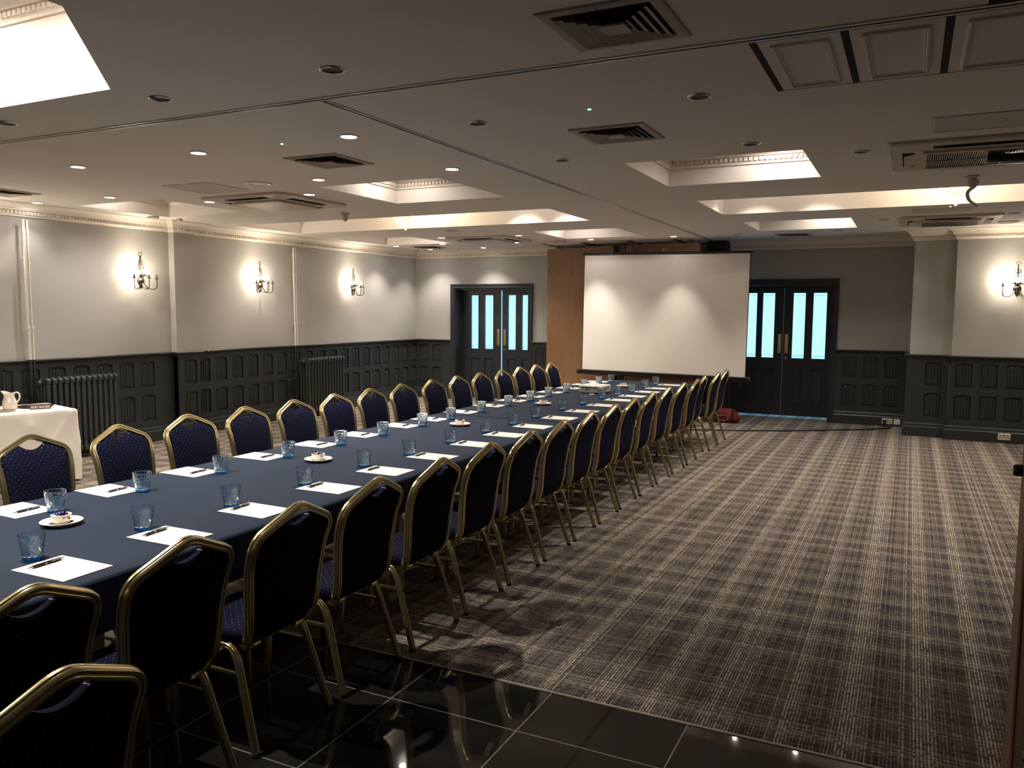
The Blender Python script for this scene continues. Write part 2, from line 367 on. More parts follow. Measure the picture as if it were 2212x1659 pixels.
for k, c in COFF.items():
    P = coffer_poly(k); n = len(P); zt = c[4]
    for i in range(n):
        a, b = P[i], P[(i+1) % n]; mb.quad((a[0], a[1], ZC), (b[0], b[1], ZC), (b[0], b[1], zt), (a[0], a[1], zt))
    mb.add([(x, y, zt) for x, y in P], [tuple(range(n))])
    if k == 'C1':
        x0, x1, y0, y1 = c[:4]
        for (a, b, d) in (((x0, y0), (x0, y0+CH), (x0+CH, y0)), ((x0, y1), (x0+CH, y1), (x0, y1-CH)), ((x1, y1), (x1, y1-CH), (x1-CH, y1)), ((x1, y0), (x1-CH, y0), (x1, y0+CH))):
            mb.add([(a[0], a[1], ZC), (b[0], b[1], ZC), (d[0], d[1], ZC)], [(0, 1, 2)])
structure(mb, 'ceiling', 'ceil')

def offset_path(path, d, closed=False):
    n = len(path); out = []
    for i in range(n):
        if closed: a, b, c = path[i-1], path[i], path[(i+1) % n]
        else: a, b, c = path[max(i-1, 0)], path[i], path[min(i+1, n-1)]
        def nrm(p, q):
            dx, dy = q[0]-p[0], q[1]-p[1]; l = math.hypot(dx, dy) or 1; return (dy/l, -dx/l)
        n1 = nrm(a, b) if a != b else nrm(b, c); n2 = nrm(b, c) if b != c else n1
        mx, my = n1[0]+n2[0], n1[1]+n2[1]; l2 = mx*mx+my*my; k = 2*d/l2
        out.append((b[0]+mx*k, b[1]+my*k))
    return out
def run_profile(mb, path, prof, closed=False):
    rows = [offset_path(path, o, closed) for o, z in prof]; n = len(path); m_ = len(prof); vs = []
    for i in range(n):
        for j in range(m_): vs.append((rows[j][i][0], rows[j][i][1], prof[j][1]))
    fs = []
    for i in range(n if closed else n-1):
        k = (i+1) % n
        for j in range(m_-1): fs.append((i*m_+j, k*m_+j, k*m_+j+1, i*m_+j+1))
    if not closed: fs += [tuple(range(m_)), tuple(range(n*m_-1, (n-1)*m_-1, -1))]
    mb.add(vs, fs)
def dentils(mb, path, z0, z1, o0, o1, pitch=0.042, w=0.024, closed=False):
    n = len(path)
    for i in range(n if closed else n-1):
        a, b = path[i], path[(i+1) % n]; dx, dy = b[0]-a[0], b[1]-a[1]; L = math.hypot(dx, dy); dx /= L; dy /= L; nx, ny = dy, -dx
        if L < 0.15: continue
        k = int((L-0.06)/pitch)
        for q in range(k):
            s = 0.05+q*pitch
            pts = [(a[0]+dx*t+nx*o, a[1]+dy*t+ny*o) for t, o in ((s, o0), (s+w, o0), (s+w, o1), (s, o1))]
            mb.prism(pts[::-1], z0, z1)
CP = [(0, -.145), (.018, -.145), (.022, -.128), (.030, -.122), (.030, -.085), (.052, -.082), (.055, -.072), (.062, -.068), (.070, -.050), (.090, -.028), (.120, -.016), (.135, -.014), (.14, 0), (0, 0)]
def cornice(name, path, closed=False, zt=ZC, sc=1.0):
    mb = MB(); run_profile(mb, path, [(o*sc, zt+z*sc) for o, z in CP], closed)
    dentils(mb, path, zt-.118*sc, zt-.088*sc, .029*sc, .046*sc, closed=closed); return structure(mb, name, 'cornice')
cornice('trim_2', [(XL, YF), (XL, 7.68), (XL+.10, 7.68), (XL+.10, 8.03), (XL, 8.03), (XL, YB), (-5.75, YB)])
cornice('trim_3', [(-2.72, YB), (0.0, YB), (0.0, 12.72), (0.52, 12.72), (0.52, 12.62), (XR, 12.62), (XR, YF)])
for q, k in enumerate(COFF):
    cornice('trim_%d' % (4+q), coffer_poly(k), True, COFF[k][4])

# ------------------------------------------------------------------ wainscot with linenfold panels
def wains(mb, O, U, N, L, centres, t=0.03, W=0.208):
    O = Vector((O[0], O[1], 0)); U = Vector((U[0], U[1], 0)); N = Vector((N[0], N[1], 0))
    def P(u, z, n): q = O+U*u+N*n; return (q.x, q.y, z)
    flip = U.cross(Vector((0, 0, 1))).dot(N) < 0
    def Q(a, b, c, d): mb.quad(*( (a, b, c, d) if not flip else (d, c, b, a)))
    holes = [(c-W/2, c+W/2, z0, z1) for c in centres for z0, z1 in ((0.285, 0.625), (0.725, 1.06)) if c-W/2 > 0.02 and c+W/2 < L-0.02]
    us = sorted({0.0, L} | {v for h in holes for v in h[:2]}); zs = [0.0, 0.285, 0.625, 0.725, 1.06, 1.15]
    for i in range(len(us)-1):
        for j in range(len(zs)-1):
            cu, cz = (us[i]+us[i+1])/2, (zs[j]+zs[j+1])/2
            if any(h[0] < cu < h[1] and h[2] < cz < h[3] for h in holes): continue
            Q(P(us[i], zs[j], t), P(us[i+1], zs[j], t), P(us[i+1], zs[j+1], t), P(us[i], zs[j+1], t))
    for (u0, u1, z0, z1) in holes:
        b = 0.008
        Q(P(u0, z0, t), P(u0, z1, t), P(u0, z1, b), P(u0, z0, b)); Q(P(u1, z0, b), P(u1, z1, b), P(u1, z1, t), P(u1, z0, t))
        Q(P(u0, z0, b), P(u1, z0, b), P(u1, z0+.0, t), P(u0, z0, t)); Q(P(u0, z1, t), P(u1, z1, t), P(u1, z1, b), P(u0, z1, b))
        Q(P(u0, z0, b), P(u1, z0, b), P(u1, z1, b), P(u0, z1, b))
        K = 8; rise = 0.022           # arched head of the panel opening
        for k in range(K):
            a0, a1 = k/K, (k+1)/K; h0 = z1-rise*(2*a0-1)**2; h1 = z1-rise*(2*a1-1)**2; q0 = u0+(u1-u0)*a0; q1 = u0+(u1-u0)*a1
            Q(P(q0, h0, t), P(q1, h1, t), P(q1, z1, t), P(q0, z1, t)); Q(P(q0, h0, b), P(q1, h1, b), P(q1, h1, t), P(q0, h0, t))
        pr = [(.07, b), (.10, .018), (.16, .019), (.19, .012), (.24, .013), (.27, .023), (.34, .023), (.37, .014), (.44, .014), (.47, .026), (.53, .026),
              (.56, .014), (.63, .014), (.66, .023), (.73, .023), (.76, .013), (.81, .012), (.84, .019), (.90, .018), (.93, b)]
        w = u1-u0
        for k in range(len(pr)-1):
            f0, n0 = pr[k]; f1, n1 = pr[k+1]; ua, ub = u0+f0*w, u0+f1*w
            ea = 0.014*math.sin(f0*18); eb = 0.014*math.sin(f1*18)
            Q(P(ua, z0+.030+ea*.5, n0), P(ub, z0+.030+eb*.5, n1), P(ub, z1-.042+eb, n1), P(ua, z1-.042+ea, n0))
            Q(P(ua, z0+.018, b), P(ub, z0+.018, b), P(ub, z0+.030+eb*.5, n1), P(ua, z0+.030+ea*.5, n0))
            Q(P(ua, z1-.042+ea, n0), P(ub, z1-.042+eb, n1), P(ub, z1-.030, b), P(ua, z1-.030, b))
mb = MB()
c0 = [6.95-7.68+k*0.3125 for k in range(0)]
def cen(first, n, pitch=0.3085): return [first+pitch*i for i in range(n)]
wains(mb, (XL, YF), (0, 1), (1, 0), 7.68-YF, [y-YF for y in [7.58-0.31*i for i in range(34)] if True])
wains(mb, (XL+.10, 7.68), (0, 1), (1, 0), 0.35, [0.20])
wains(mb, (XL, 8.03), (0, 1), (1, 0), YB-8.03, [8.203-8.03+0.3125*i for i in range(18)])
wains(mb, (XL, YB), (1, 0), (0, -1), -8.04-XL, [0.19, 0.50])
wains(mb, (-6.29, YB), (1, 0), (0, -1), 6.29-2.75, [0.17+0.31*i for i in range(11)])
mb.quad((XL+.03, 7.68, 0), (XL+.13, 7.68, 0), (XL+.13, 7.68, 1.15), (XL+.03, 7.68, 1.15))
mb.quad((XL+.03, 8.03, 0), (XL+.03, 8.03, 1.15), (XL+.13, 8.03, 1.15), (XL+.13, 8.03, 0))
wains(mb, (-1.03, YB), (1, 0), (0, -1), 1.03, [0.198, 0.497, 0.80])
wains(mb, (0, YB), (0, -1), (-1, 0), YB-12.72, [0.2, 0.5, 0.8])
wains(mb, (-0.03, 12.72), (1, 0), (0, -1), 0.52, [0.11+0.0, 0.34])
wains(mb, (0.52, 12.62), (1, 0), (0, -1), XR-0.52, [0.155+0.3*i for i in range(11)])
mb.quad((-.03, 12.69, 0), (-.03, 12.72, 0), (-.03, 12.72, 1.15), (-.03, 12.69, 1.15)); mb.quad((.49, 12.59, 0), (.49, 12.72, 0), (.49, 12.72, 1.15), (.49, 12.59, 1.15))
wains(mb, (XR, 12.62), (0, -1), (-1, 0), 12.62-YF, [0.3+0.31*i for i in range(49)])
structure(mb, 'trim_16', 'dado')
RAIL = [(0, 1.10), (.032, 1.10), (.036, 1.118), (.046, 1.126), (.056, 1.136), (.058, 1.150), (.050, 1.158), (0, 1.158)]
SKIRT = [(0, 0), (.052, 0), (.052, .135), (.044, .148), (.044, .178), (.036, .195), (0, .2)]
segL = [[(XL, YF), (XL, 7.68), (XL+.10, 7.68), (XL+.10, 8.03), (XL, 8.03), (XL, YB), (-8.04, YB)]]
segM = [[(-6.29, YB), (-2.75, YB)]]
segR = [[(-1.03, YB), (0, YB), (0, 12.72), (.52, 12.72), (.52, 12.62), (XR, 12.62), (XR, YF)]]
mb = MB()
for s_ in segL+segM+segR: run_profile(mb, s_, RAIL)
# twisted rope bead on the front of the rail
for s_ in segL+segM+segR:
    for i in range(len(s_)-1):
        a, b = s_[i], s_[i+1]; dx, dy = b[0]-a[0], b[1]-a[1]; L = math.hypot(dx, dy)
        if L < 0.4 or a[0] > 3: continue
        dx /= L; dy /= L; nx, ny = dy, -dx; k = int(L/0.03)
        for q in range(k):
            s0 = q*0.03+.004; s1 = s0+.02; pts = [(a[0]+dx*t+nx*o, a[1]+dy*t+ny*o) for t, o in ((s0, .054), (s1, .054), (s1, .064), (s0, .064))]
            mb.prism(pts[::-1], 1.136, 1.150)
structure(mb, 'trim_17', 'dado')
for nm, sg in (('baseboard_left', segL), ('baseboard_back', segM), ('baseboard_right', segR)):
    mb = MB(); [run_profile(mb, s_, SKIRT) for s_ in sg]; structure(mb, nm, 'dado')

# ------------------------------------------------------------------ doors
def door(name, D, leafs, yl, label):
    root = empty(name, ((D[0]+D[1])/2, YB, 0)); root['kind'] = 'structure'; ox = root.location.x
    x0, x1, zt = D[0]-ox, D[1]-ox, D[2]; mb = MB(); w = 0.09
    prof = [(0, 0), (0, -.022), (.02, -.034), (.05, -.030), (.07, -.040), (w, -.040), (w, 0)]
    def arch(side):
        for i in range(len(prof)-1):
            (a, ya), (b, yb) = prof[i], prof[i+1]
            if side == 'L': mb.quad((x0-a, ya, 0), (x0-a, ya, zt+a), (x0-b, yb, zt+b), (x0-b, yb, 0))
            if side == 'R': mb.quad((x1+a, ya, 0), (x1+b, yb, 0), (x1+b, yb, zt+b), (x1+a, ya, zt+a))
            if side == 'T': mb.quad((x0-a, ya, zt+a), (x1+a, ya, zt+a), (x1+b, yb, zt+b), (x0-b, yb, zt+b))
    for s_ in 'LRT': arch(s_)
    # lining of the deep opening and stops
    mb.box((x0-.002, -.01, 0), (x0+.012, .31, zt)); mb.box((x1-.012, -.01, 0), (x1+.002, .31, zt)); mb.box((x0, -.01, zt-.012), (x1, .31, zt+.002))
    mb.box((x0, yl-.05, 0), (x0+.03, yl-.005, zt)); mb.box((x1-.03, yl-.05, 0), (x1, yl-.005, zt)); mb.box((x0, yl-.05, zt-.03), (x1, yl-.005, zt))
    mb.build('frame', 'door', root, smooth=0)
    for li, (a, b, gl, hand) in enumerate(leafs):
        a -= ox; b -= ox; gl = [(g0-ox, g1-ox) for g0, g1 in gl]; zb = 0.020 if name == 'door_1' else 0.034; ztop = zt-.004
        leaf = empty('door_leaf', (a, yl, 0), 0, root)
        zg0, zg1 = 0.985, 2.02 if name == 'door_1' else 2.045; pz = (0.205, 0.80)
        us = sorted({a, b} | {v for g_ in gl for v in g_}); zs = [zb, pz[0], pz[1], zg0, zg1, ztop]
        mb = MB()
        for i in range(len(us)-1):
            for j in range(5):
                cu = (us[i]+us[i+1])/2; ing = any(g0 < cu < g1 for g0, g1 in gl)
                if ing and j == 3: continue
                yf = 0.012 if (ing and j == 1) else 0.0
                mb.box((us[i]-a, yf, zs[j]), (us[i+1]-a, .045-yf, zs[j+1]))
        for g0, g1 in gl:      # mouldings round the panes and sunk panels, raised field
            for z0, z1 in ((zg0, zg1), pz):
                for lo, hi in (((g0-.012, z0-.012), (g0, z1+.012)), ((g1, z0-.012), (g1+.012, z1+.012)), ((g0, z0-.012), (g1, z0)), ((g0, z1), (g1, z1+.012))):
                    mb.box((lo[0]-a, -.006, lo[1]), (hi[0]-a, .004, hi[1]))
            mb.bbox((g0+.03-a, .002, pz[0]+.03), (g1-.03-a, .016, pz[1]-.03), .006)
        mb.build('stile_and_rail', 'door', leaf, smooth=0)
        for g0, g1 in gl:
            mb = MB(); mb.box((g0-a, .020, zg0), (g1-a, .024, zg1)); mb.build('pane', 'pane', leaf, smooth=0)
            mb = MB(); K = 26; z_ = [zg0+.012, zg0+.035, zg0+.05, zg1-.06, zg1-.035, zg1-.012]; vs = []
            for z in z_:
                am = .004 if zg0+.04 < z < zg1-.05 else .009
                for k in range(K+1):
                    vs.append((g0-a+.004+(g1-g0-.008)*k/K, .052+am*math.sin(k*1.9+li)+.002*math.sin(k*.7+z*3), z+ (0.004*math.sin(k*2.3) if z in (z_[0], z_[-1]) else 0)))
            mb.add(vs, [(j*(K+1)+k, j*(K+1)+k+1, (j+1)*(K+1)+k+1, (j+1)*(K+1)+k) for j in range(5) for k in range(K)])
            mb.build('curtain', 'curtain', leaf, smooth=60)
            mb = MB(); 
            for z in (zg0+.035, zg1-.035): mb.tube([(g0-a-.01, .056, z), (g1-a+.01, .056, z)], .004, 8)
            mb.build('curtain_rod', 'white_metal', leaf)
        hx = (b-a-.075) if hand > 0 else .03
        mb = MB(); mb.bbox((hx, -.004, 1.06), (hx+.05, 0.001, 1.375), .0015); q = mb.build('push_plate', 'brass', leaf, smooth=0)
        mb = MB(); mb.lathe([(.012, -.006), (.012, -.03), (.010, -.032)], 16, (hx+.025, 0, 1.10), 'y'); mb.tube(fillet([(hx+.025, -.028, 1.10), (hx+.025+(-.0)*hand, -.045, 1.10), (hx+.025-.02*hand, -.045, 1.085)], .01), .007, 8)
        mb.build('handle', 'brass', leaf)
        if hand < 0:
            mb = MB(); mb.lathe([(.018, -.005), (.018, 0)], 20, (hx+.02, 0, .985), 'y'); mb.build('lock', 'brass', leaf)
    return root
door('door_1', D1, [(-7.945, -7.088, [(-7.74, -7.575), (-7.437, -7.25)], 1), (-7.056, -6.385, [(-6.93, -6.765), (-6.635, -6.478)], -1)], 0.25, '')
door('door_2', D2, [(-2.655, -1.882, [(-2.50, -2.31), (-2.215, -2.025)], 1), (-1.878, -1.125, [(-1.735, -1.548), (-1.428, -1.225)], -1)], 0.25, '')

# ------------------------------------------------------------------ ceiling tracks, pockets
def track(name, a, b, w=0.055):
    mb = MB(); dx, dy = b[0]-a[0], b[1]-a[1]; L = math.hypot(dx, dy); nx, ny = -dy/L, dx/L; mb.cur = 0
    for s_ in (-1, 1):
        o0, o1 = s_*.009, s_*w/2; q = [(a[0]+nx*o0, a[1]+ny*o0), (b[0]+nx*o0, b[1]+ny*o0), (b[0]+nx*o1, b[1]+ny*o1), (a[0]+nx*o1, a[1]+ny*o1)]
        mb.prism(q if s_ > 0 else q[::-1], ZC-.005, ZC+.001)
    mb.cur = 1; q = [(a[0]-nx*.0095, a[1]-ny*.0095), (b[0]-nx*.0095, b[1]-ny*.0095), (b[0]+nx*.0095, b[1]+ny*.0095), (a[0]+nx*.0095, a[1]+ny*.0095)]
    mb.prism(q, ZC-.003, ZC+.001)
    return structure(mb, name, ['cream' if w < .03 else 'tracktone', 'slot'])
M['tracktone'] = mat('track_paint', lin((196, 188, 180)), 0.3, 0.0)
track('trim_20', (XL, 3.585), (XR, 3.57), .06); track('trim_21', (-2.935, 3.62), (-2.935, 13.5), .05)
def gap(name, x0, x1, y0, y1):
    mb = MB(); mb.box((x0, y0, ZC-.004), (x1, y1, ZC+.001)); return structure(mb, name, 'slot')
gi = 22
for x in (-.655, -.295, .085, .52):
    gap('trim_%d' % gi, x-.017, x+.015, 3.60, 4.44); gi += 1
gap('trim_%d' % gi, -.67, 1.1, 4.43, 4.442); gi += 1
gap('trim_%d' % gi, .20, .29, 3.50, 3.62); gi += 1
for x in (-5.75, -5.0, -4.19, -3.44):
    gap('trim_%d' % gi, x-.03, x+.03, 12.85, 13.50); gi += 1
gap('trim_%d' % gi, -5.9, -2.95, 13.44, 13.50); gi += 1
def cpanel(x0, x1, y0, y1, label):
    mb = MB(); mb.box((x0, y0, ZC-.006), (x1, y1, ZC+.001))
    r = empty('ceiling_panel', ((x0+x1)/2, (y0+y1)/2, ZC)); tag(r, label, 'panel', 'removable ceiling panels')
    cx, cy = r.location.x, r.location.y
    mb = MB(); mb.bbox((x0-cx, y0-cy, -.006), (x1-cx, y1-cy, .001), .002); mb.build('board', 'ceil', r, smooth=0)
    mb = MB(); P = [(x0-cx+.045, y0-cy+.06), (x0-cx+.045, y1-cy-.06), (x1-cx-.045, y1-cy-.06), (x1-cx-.045, y0-cy+.06)]
    run_profile(mb, P, [(0, -.005), (.004, -.016), (.014, -.018), (.018, -.010), (.026, -.012), (.03, -.006)], True)
    mb.build('moulding', 'ceil', r, smooth=0)
cpanel(-.640, -.312, 3.61, 4.425, 'narrow moulded ceiling panel next to the junction of the tracks, leftmost of three')
cpanel(-.280, .068, 3.61, 4.425, 'moulded ceiling panel between two black gaps, middle of three')
cpanel(.100, .503, 3.61, 4.425, 'moulded ceiling panel cut by the top right corner of the picture')
for i, (x0, x1) in enumerate(((-5.71, -5.04), (-4.96, -4.23), (-4.15, -3.48), (-3.40, -2.98))):
    cpanel(x0, x1, 12.86, 13.43, 'shaded ceiling panel above the oak partition, %s from the left' % ORD[i])

# ------------------------------------------------------------------ downlights
def downlight(x, y, on, label, z=ZC, power=None, r=0.062, name='downlight', group=None, vis=True, cone=R(100)):
    t = empty(name, (x, y, z)); tag(t, label, 'ceiling light', group)
    mb = MB(); mb.lathe([(r*.78, -.001), (r*.80, -.007), (r*.90, -.010), (r*1.0, -.006), (r*1.04, 0.0)], 28, cap0=False, cap1=False); mb.build('bezel', 'alu' if on is False else 'white_metal', t)
    mb = MB(); mb.lathe([(r*.0001, -.006 if on else -.002), (r*.6, -.006 if on else -.002), (r*.79, -.003 if on else -.001)], 28, cap0=False, cap1=False); mb.v = [(a, b, c) for a, b, c in mb.v]
    mb.f = [tuple(reversed(f)) for f in mb.f]; mb.build('lamp', 'lamp' if on else 'lampoff', t)
    if power: spot(t, (0, 0, -.02), power, cone)
    return t
dn = [((-3.37, 4.40), 'lit recessed downlight nearest the long ceiling track'), ((-4.73, 4.40), 'lit downlight between the green-dotted emergency lamp and the front track'),
      ((-6.09, 4.42), 'lit downlight in the front row, nearest the left wall'), ((-4.73, 5.74), 'lit downlight beside the round ceiling speaker, towards the track'),
      ((-3.38, 5.75), 'lit downlight halfway along the long track, beside the small square coffer'), ((-5.42, 6.43), 'lit downlight just right of the near air conditioning cassette'),
      ((-6.78, 6.44), 'lit downlight just left of the near air conditioning cassette'), ((-7.46, 5.76), 'lit downlight in front of the leftmost coffer'),
      ((-8.60, 5.74), 'lit downlight closest to the left cornice, near the white pipes'), ((-6.75, 11.14), 'lit downlight left of the far air conditioning cassette'),
      ((-5.43, 11.24), 'lit downlight right of the far air conditioning cassette, nearer one'), ((-7.36, 12.20), 'lit downlight at the tip of the farthest left coffer'),
      ((-8.40, 12.30), 'lit downlight in the far left corner by the cornice'), ((-8.25, 13.22), 'lit downlight almost touching the cornice in the far corner'),
      ((-7.10, 13.22), 'lit downlight above the left double doors'), ((-6.04, 12.40), 'lit downlight just behind the far air conditioning cassette'),
      ((-4.67, 12.32), 'lit downlight above the left half of the projection screen'), ((-3.31, 12.28), 'lit downlight above the right half of the projection screen')]
for (x, y), lb in dn:
    downlight(x, y, True, lb, power=P_SPOT*(0.75 if (x > -4.7 and y > 11.5) else 0.18 if x < -8.5 else 0.8 if y > 12 else 1.0), group='lit downlights in the left half of the ceiling', cone=R(66 if (x > -4.7 and y > 11.5) else 100))
df = [((-2.52, 3.17), 'unlit downlight in the front strip, above the middle of the picture'), ((-3.71, 3.20), 'unlit downlight beside the bright octagonal coffer corner'),
      ((-5.07, 3.21), 'unlit downlight at the left edge of the picture'), ((-2.42, 4.43), 'unlit downlight just right of the long track, nearer of two'),
      ((-2.42, 5.76), 'unlit downlight just right of the long track, farther of two'), ((-1.06, 4.38), 'unlit downlight in front of the moulded ceiling panels'),
      ((-1.03, 5.74), 'unlit downlight over the near right coffer'), ((-.37, 6.34), 'unlit downlight left of the big open cassette unit'),
      ((-.36, 11.05), 'unlit downlight left of the far right cassette unit'), ((-.97, 12.24), 'tiny unlit downlight behind the far right coffer'),
      ((-2.34, 12.27), 'tiny unlit downlight near the far end of the track'), ((1.0, 10.9), 'chrome-rimmed downlight right of the far right cassette unit')]
for (x, y), lb in df: downlight(x, y, False, lb, group='unlit downlights')
# small lamps in the tops of the coffers (seen reflected in the black tiles)
cof = [(-4.60, 9.42, 3.30, .6), (-3.98, 9.40, 3.30, .6), (-1.65, 9.40, 3.30, .6), (-.967, 9.40, 3.30, .6), (-7.9, 9.2, 3.30, .6), (1.9, 9.2, 3.30, .6),
       (-4.70, 6.95, 3.17, 1), (-1.05, 7.05, 3.17, 1.4), (-4.65, 11.6, 3.17, 1), (-1.05, 11.6, 3.17, 1.2), (-8.1, 6.45, 3.17, .7), (-7.45, 11.6, 3.17, 1), (1.95, 6.8, 3.17, 1), (1.95, 11.4, 3.17, 1),
       (-3.50, 2.0, 3.46, 4.0), (-5.0, 2.4, 3.46, 2.0), (-4.9, .8, 3.46, 3.0)]
for i, (x, y, z, k) in enumerate(cof):
    t = downlight(x, y, True, 'small lamp set in the top of a ceiling coffer', z=z, power=P_COF*k*(1.7 if z < 3.2 else 2.2 if z < 3.4 else 0.75), r=.030 if z == 3.30 else .045, group='lamps inside the coffers', cone=R(104)); spot(t, (0, 0, -.02), P_COF*k*(.16 if z < 3.2 else .05 if z < 3.4 else .5), R(176), .3, name='wide_glow')
    if z == 3.30: mb = MB(); mb.lathe([(.040, 0), (.034, .02), (.006, .03), (.006, .16)], 20); mb.build('stem', 'white_metal', t)

# round speakers, emergency leds, sensors
def disc_thing(name, cat, x, y, r, label, m='white_metal', core='grille', z=ZC):
    t = empty(name, (x, y, z)); tag(t, label, cat)
    mb = MB(); mb.lathe([(r*.72, -.004), (r*.76, -.010), (r*.95, -.012), (r*1.0, 0)], 32, cap0=False, cap1=False); mb.build('ring', m, t)
    mb = MB(); mb.lathe([(.0001, -.009), (r*.74, -.005)], 32, cap0=False, cap1=False); mb.f = [f[::-1] for f in mb.f]; mb.build('grille', core, t); return t
disc_thing('ceiling_speaker', 'speaker', -5.39, 5.70, .12, 'round white ceiling speaker in front of the near cassette unit', core='cream')
disc_thing('ceiling_speaker', 'speaker', -5.25, 12.45, .11, 'round grey ceiling speaker just in front of the oak partition', 'patch', 'patch')
disc_thing('ceiling_speaker', 'speaker', 1.02, 11.9, .13, 'flat round speaker near the right hand cornice', 'patch', 'patch')
disc_thing('ceiling_speaker', 'speaker', -6.0, 10.2, .09, 'faint round speaker between the long coffer and the far cassette unit', 'patch', 'patch')
for x, y, lb in ((-3.94, 4.40, 'small emergency lamp with green light beside the square diffuser on the left'), (-1.68, 4.38, 'small emergency lamp with bright green light right of the track'),
                 (.319, 9.94, 'tiny green emergency lamp under the right chandelier')):
    t = empty('emergency_light', (x, y, ZC)); tag(t, lb, 'emergency light')
    mb = MB(); mb.lathe([(.010, -.004), (.014, -.006), (.018, 0)], 16, cap0=False, cap1=False); mb.build('bezel', 'white_metal', t)
    mb = MB(); mb.lathe([(.0001, -.010), (.006, -.009), (.009, -.003)], 12, cap0=False, cap1=False); mb.f = [f[::-1] for f in mb.f]; mb.build('led', 'led', t)
t = empty('motion_sensor', (-6.12, 7.90, ZC)); tag(t, 'beige dome sensor hanging behind the near cassette unit', 'sensor')
mb = MB(); mb.lathe([(.05, 0), (.052, -.012), (.040, -.018)][::-1], 24); mb.build('base', 'cream', t)
mb = MB(); mb.lathe([(.012, -.095), (.026, -.085), (.034, -.06), (.032, -.02)], 20); mb.build('dome', 'cream', t)
t = empty('motion_sensor', (.40, 7.83, ZC)); tag(t, 'beige dome sensor with a peeling white strip hanging from it', 'sensor')
mb = MB(); mb.lathe([(.05, 0), (.052, -.012), (.040, -.018)][::-1], 24); mb.build('base', 'cream', t)
mb = MB(); mb.lathe([(.012, -.095), (.026, -.085), (.034, -.06), (.032, -.02)], 20); mb.build('dome', 'cream', t)
mb = MB(); pth = fillet([(.045, 0, -.03), (.03, 0, -.08), (-.035, -.01, -.13), (-.02, -.01, -.20), (.05, 0, -.25)], .04, 6)
mb.tube(pth, prof=[(-.002, -.018), (.002, -.018), (.002, .018), (-.002, .018)], binorm=(.75, .65, 0)); mb.build('peeling_strip', 'white_metal', t)
for x, y, s_, lb in ((-8.52, 7.18, .05, 'small square vent on the ceiling above the first lit wall lamp'), (-8.45, 7.52, .03, 'small flat contact plate on the ceiling by the wall pier')):
    t = empty('ceiling_sensor', (x, y, ZC)); tag(t, lb, 'sensor')
    mb = MB(); mb.bbox((-s_, -s_, -.028), (s_, s_, 0), .005); mb.build('housing', 'cream', t, smooth=0)
    mb = MB(); mb.box((-s_*.7, -s_*.7, -.030), (s_*.7, s_*.7, -.0275)); mb.build('grille', 'grille', t, smooth=0)
# access hatches
for x0, x1, y0, y1, lb in ((-6.33, -5.77, 5.45, 6.0, 'flush square access hatch in front of the near left cassette unit'), (.06, .75, 5.42, 5.86, 'access hatch in front of the big open cassette unit, one bright edge'),
                           (-.05, .55, 10.1, 10.45, 'small hatch in front of the far right cassette unit')):
    t = empty('access_hatch', ((x0+x1)/2, (y0+y1)/2, ZC)); tag(t, lb, 'hatch'); a, b = (x1-x0)/2, (y1-y0)/2
    mb = MB(); P = [(-a, -b), (-a, b), (a, b), (a, -b)]; run_profile(mb, P, [(0, 0), (0, -.008), (.014, -.008), (.014, -.004)], True); mb.build('frame', 'white_metal', t, smooth=0)
    mb = MB(); mb.box((-a+.014, -b+.014, -.005), (a-.014, b-.014, .001)); mb.build('door', 'patch', t, smooth=0)

# square diffusers
def vent_tree(label, x, y, s=.235):
    t = empty('air_diffuser', (x, y, ZC)); tag(t, label, 'vent', 'square ceiling air diffusers')
    mb = MB(); P = [(-s, -s), (-s, s), (s, s), (s, -s)]; run_profile(mb, P, [(0, 0), (0, -.007), (.012, -.010), (.045, -.010), (.052, -.002), (.052, .001)], True); mb.build('frame', 'grille', t, smooth=0)
    mb = MB(); mb.box((-s+.05, -s+.05, -.003), (s-.05, s-.05, .001)); mb.build('duct_opening', 'slot', t, smooth=0)
    for k in range(4):
        q = s-.058-k*.036; mb = MB(); P = [(-q, -q), (-q, q), (q, q), (q, -q)]
        run_profile(mb, P, [(0, -.019), (.023, -.008), (.023, -.006), (0, -.0165)], True); mb.build('louvre', 'grille', t, smooth=0)
    q = s-.058-4*.036+.012; mb = MB(); mb.bbox((-q, -q, -.022), (q, q, -.012), .004); mb.build('centre_plate', 'grille', t, smooth=0)
    for sx in (-1, 1):
        mb = MB(); mb.lathe([(.005, -.013), (.005, -.009)], 8, (sx*(s-.03)*0, sx*(s-.026), 0)); mb.build('screw', 'bronze', t)
    return t
vsrc = vent_tree('large square louvred air diffuser at the top of the picture', -1.11, 3.165, .245)
for x, y, s_, lb in ((-1.75, 5.07, .235, 'square louvred diffuser in front of the near right coffer'), (-4.07, 5.07, .235, 'square louvred diffuser left of the long track'),
                 (-8.15, 5.08, .235, 'square louvred diffuser cut by the left edge, glinting white'), (-1.62, 12.72, .22, 'dark square diffuser near the right double doors'),
                 (-8.0, 12.75, .2, 'square diffuser in the far left corner of the ceiling')):
    c = link_copy(vsrc); c.location = (x, y, ZC); c['label'] = lb

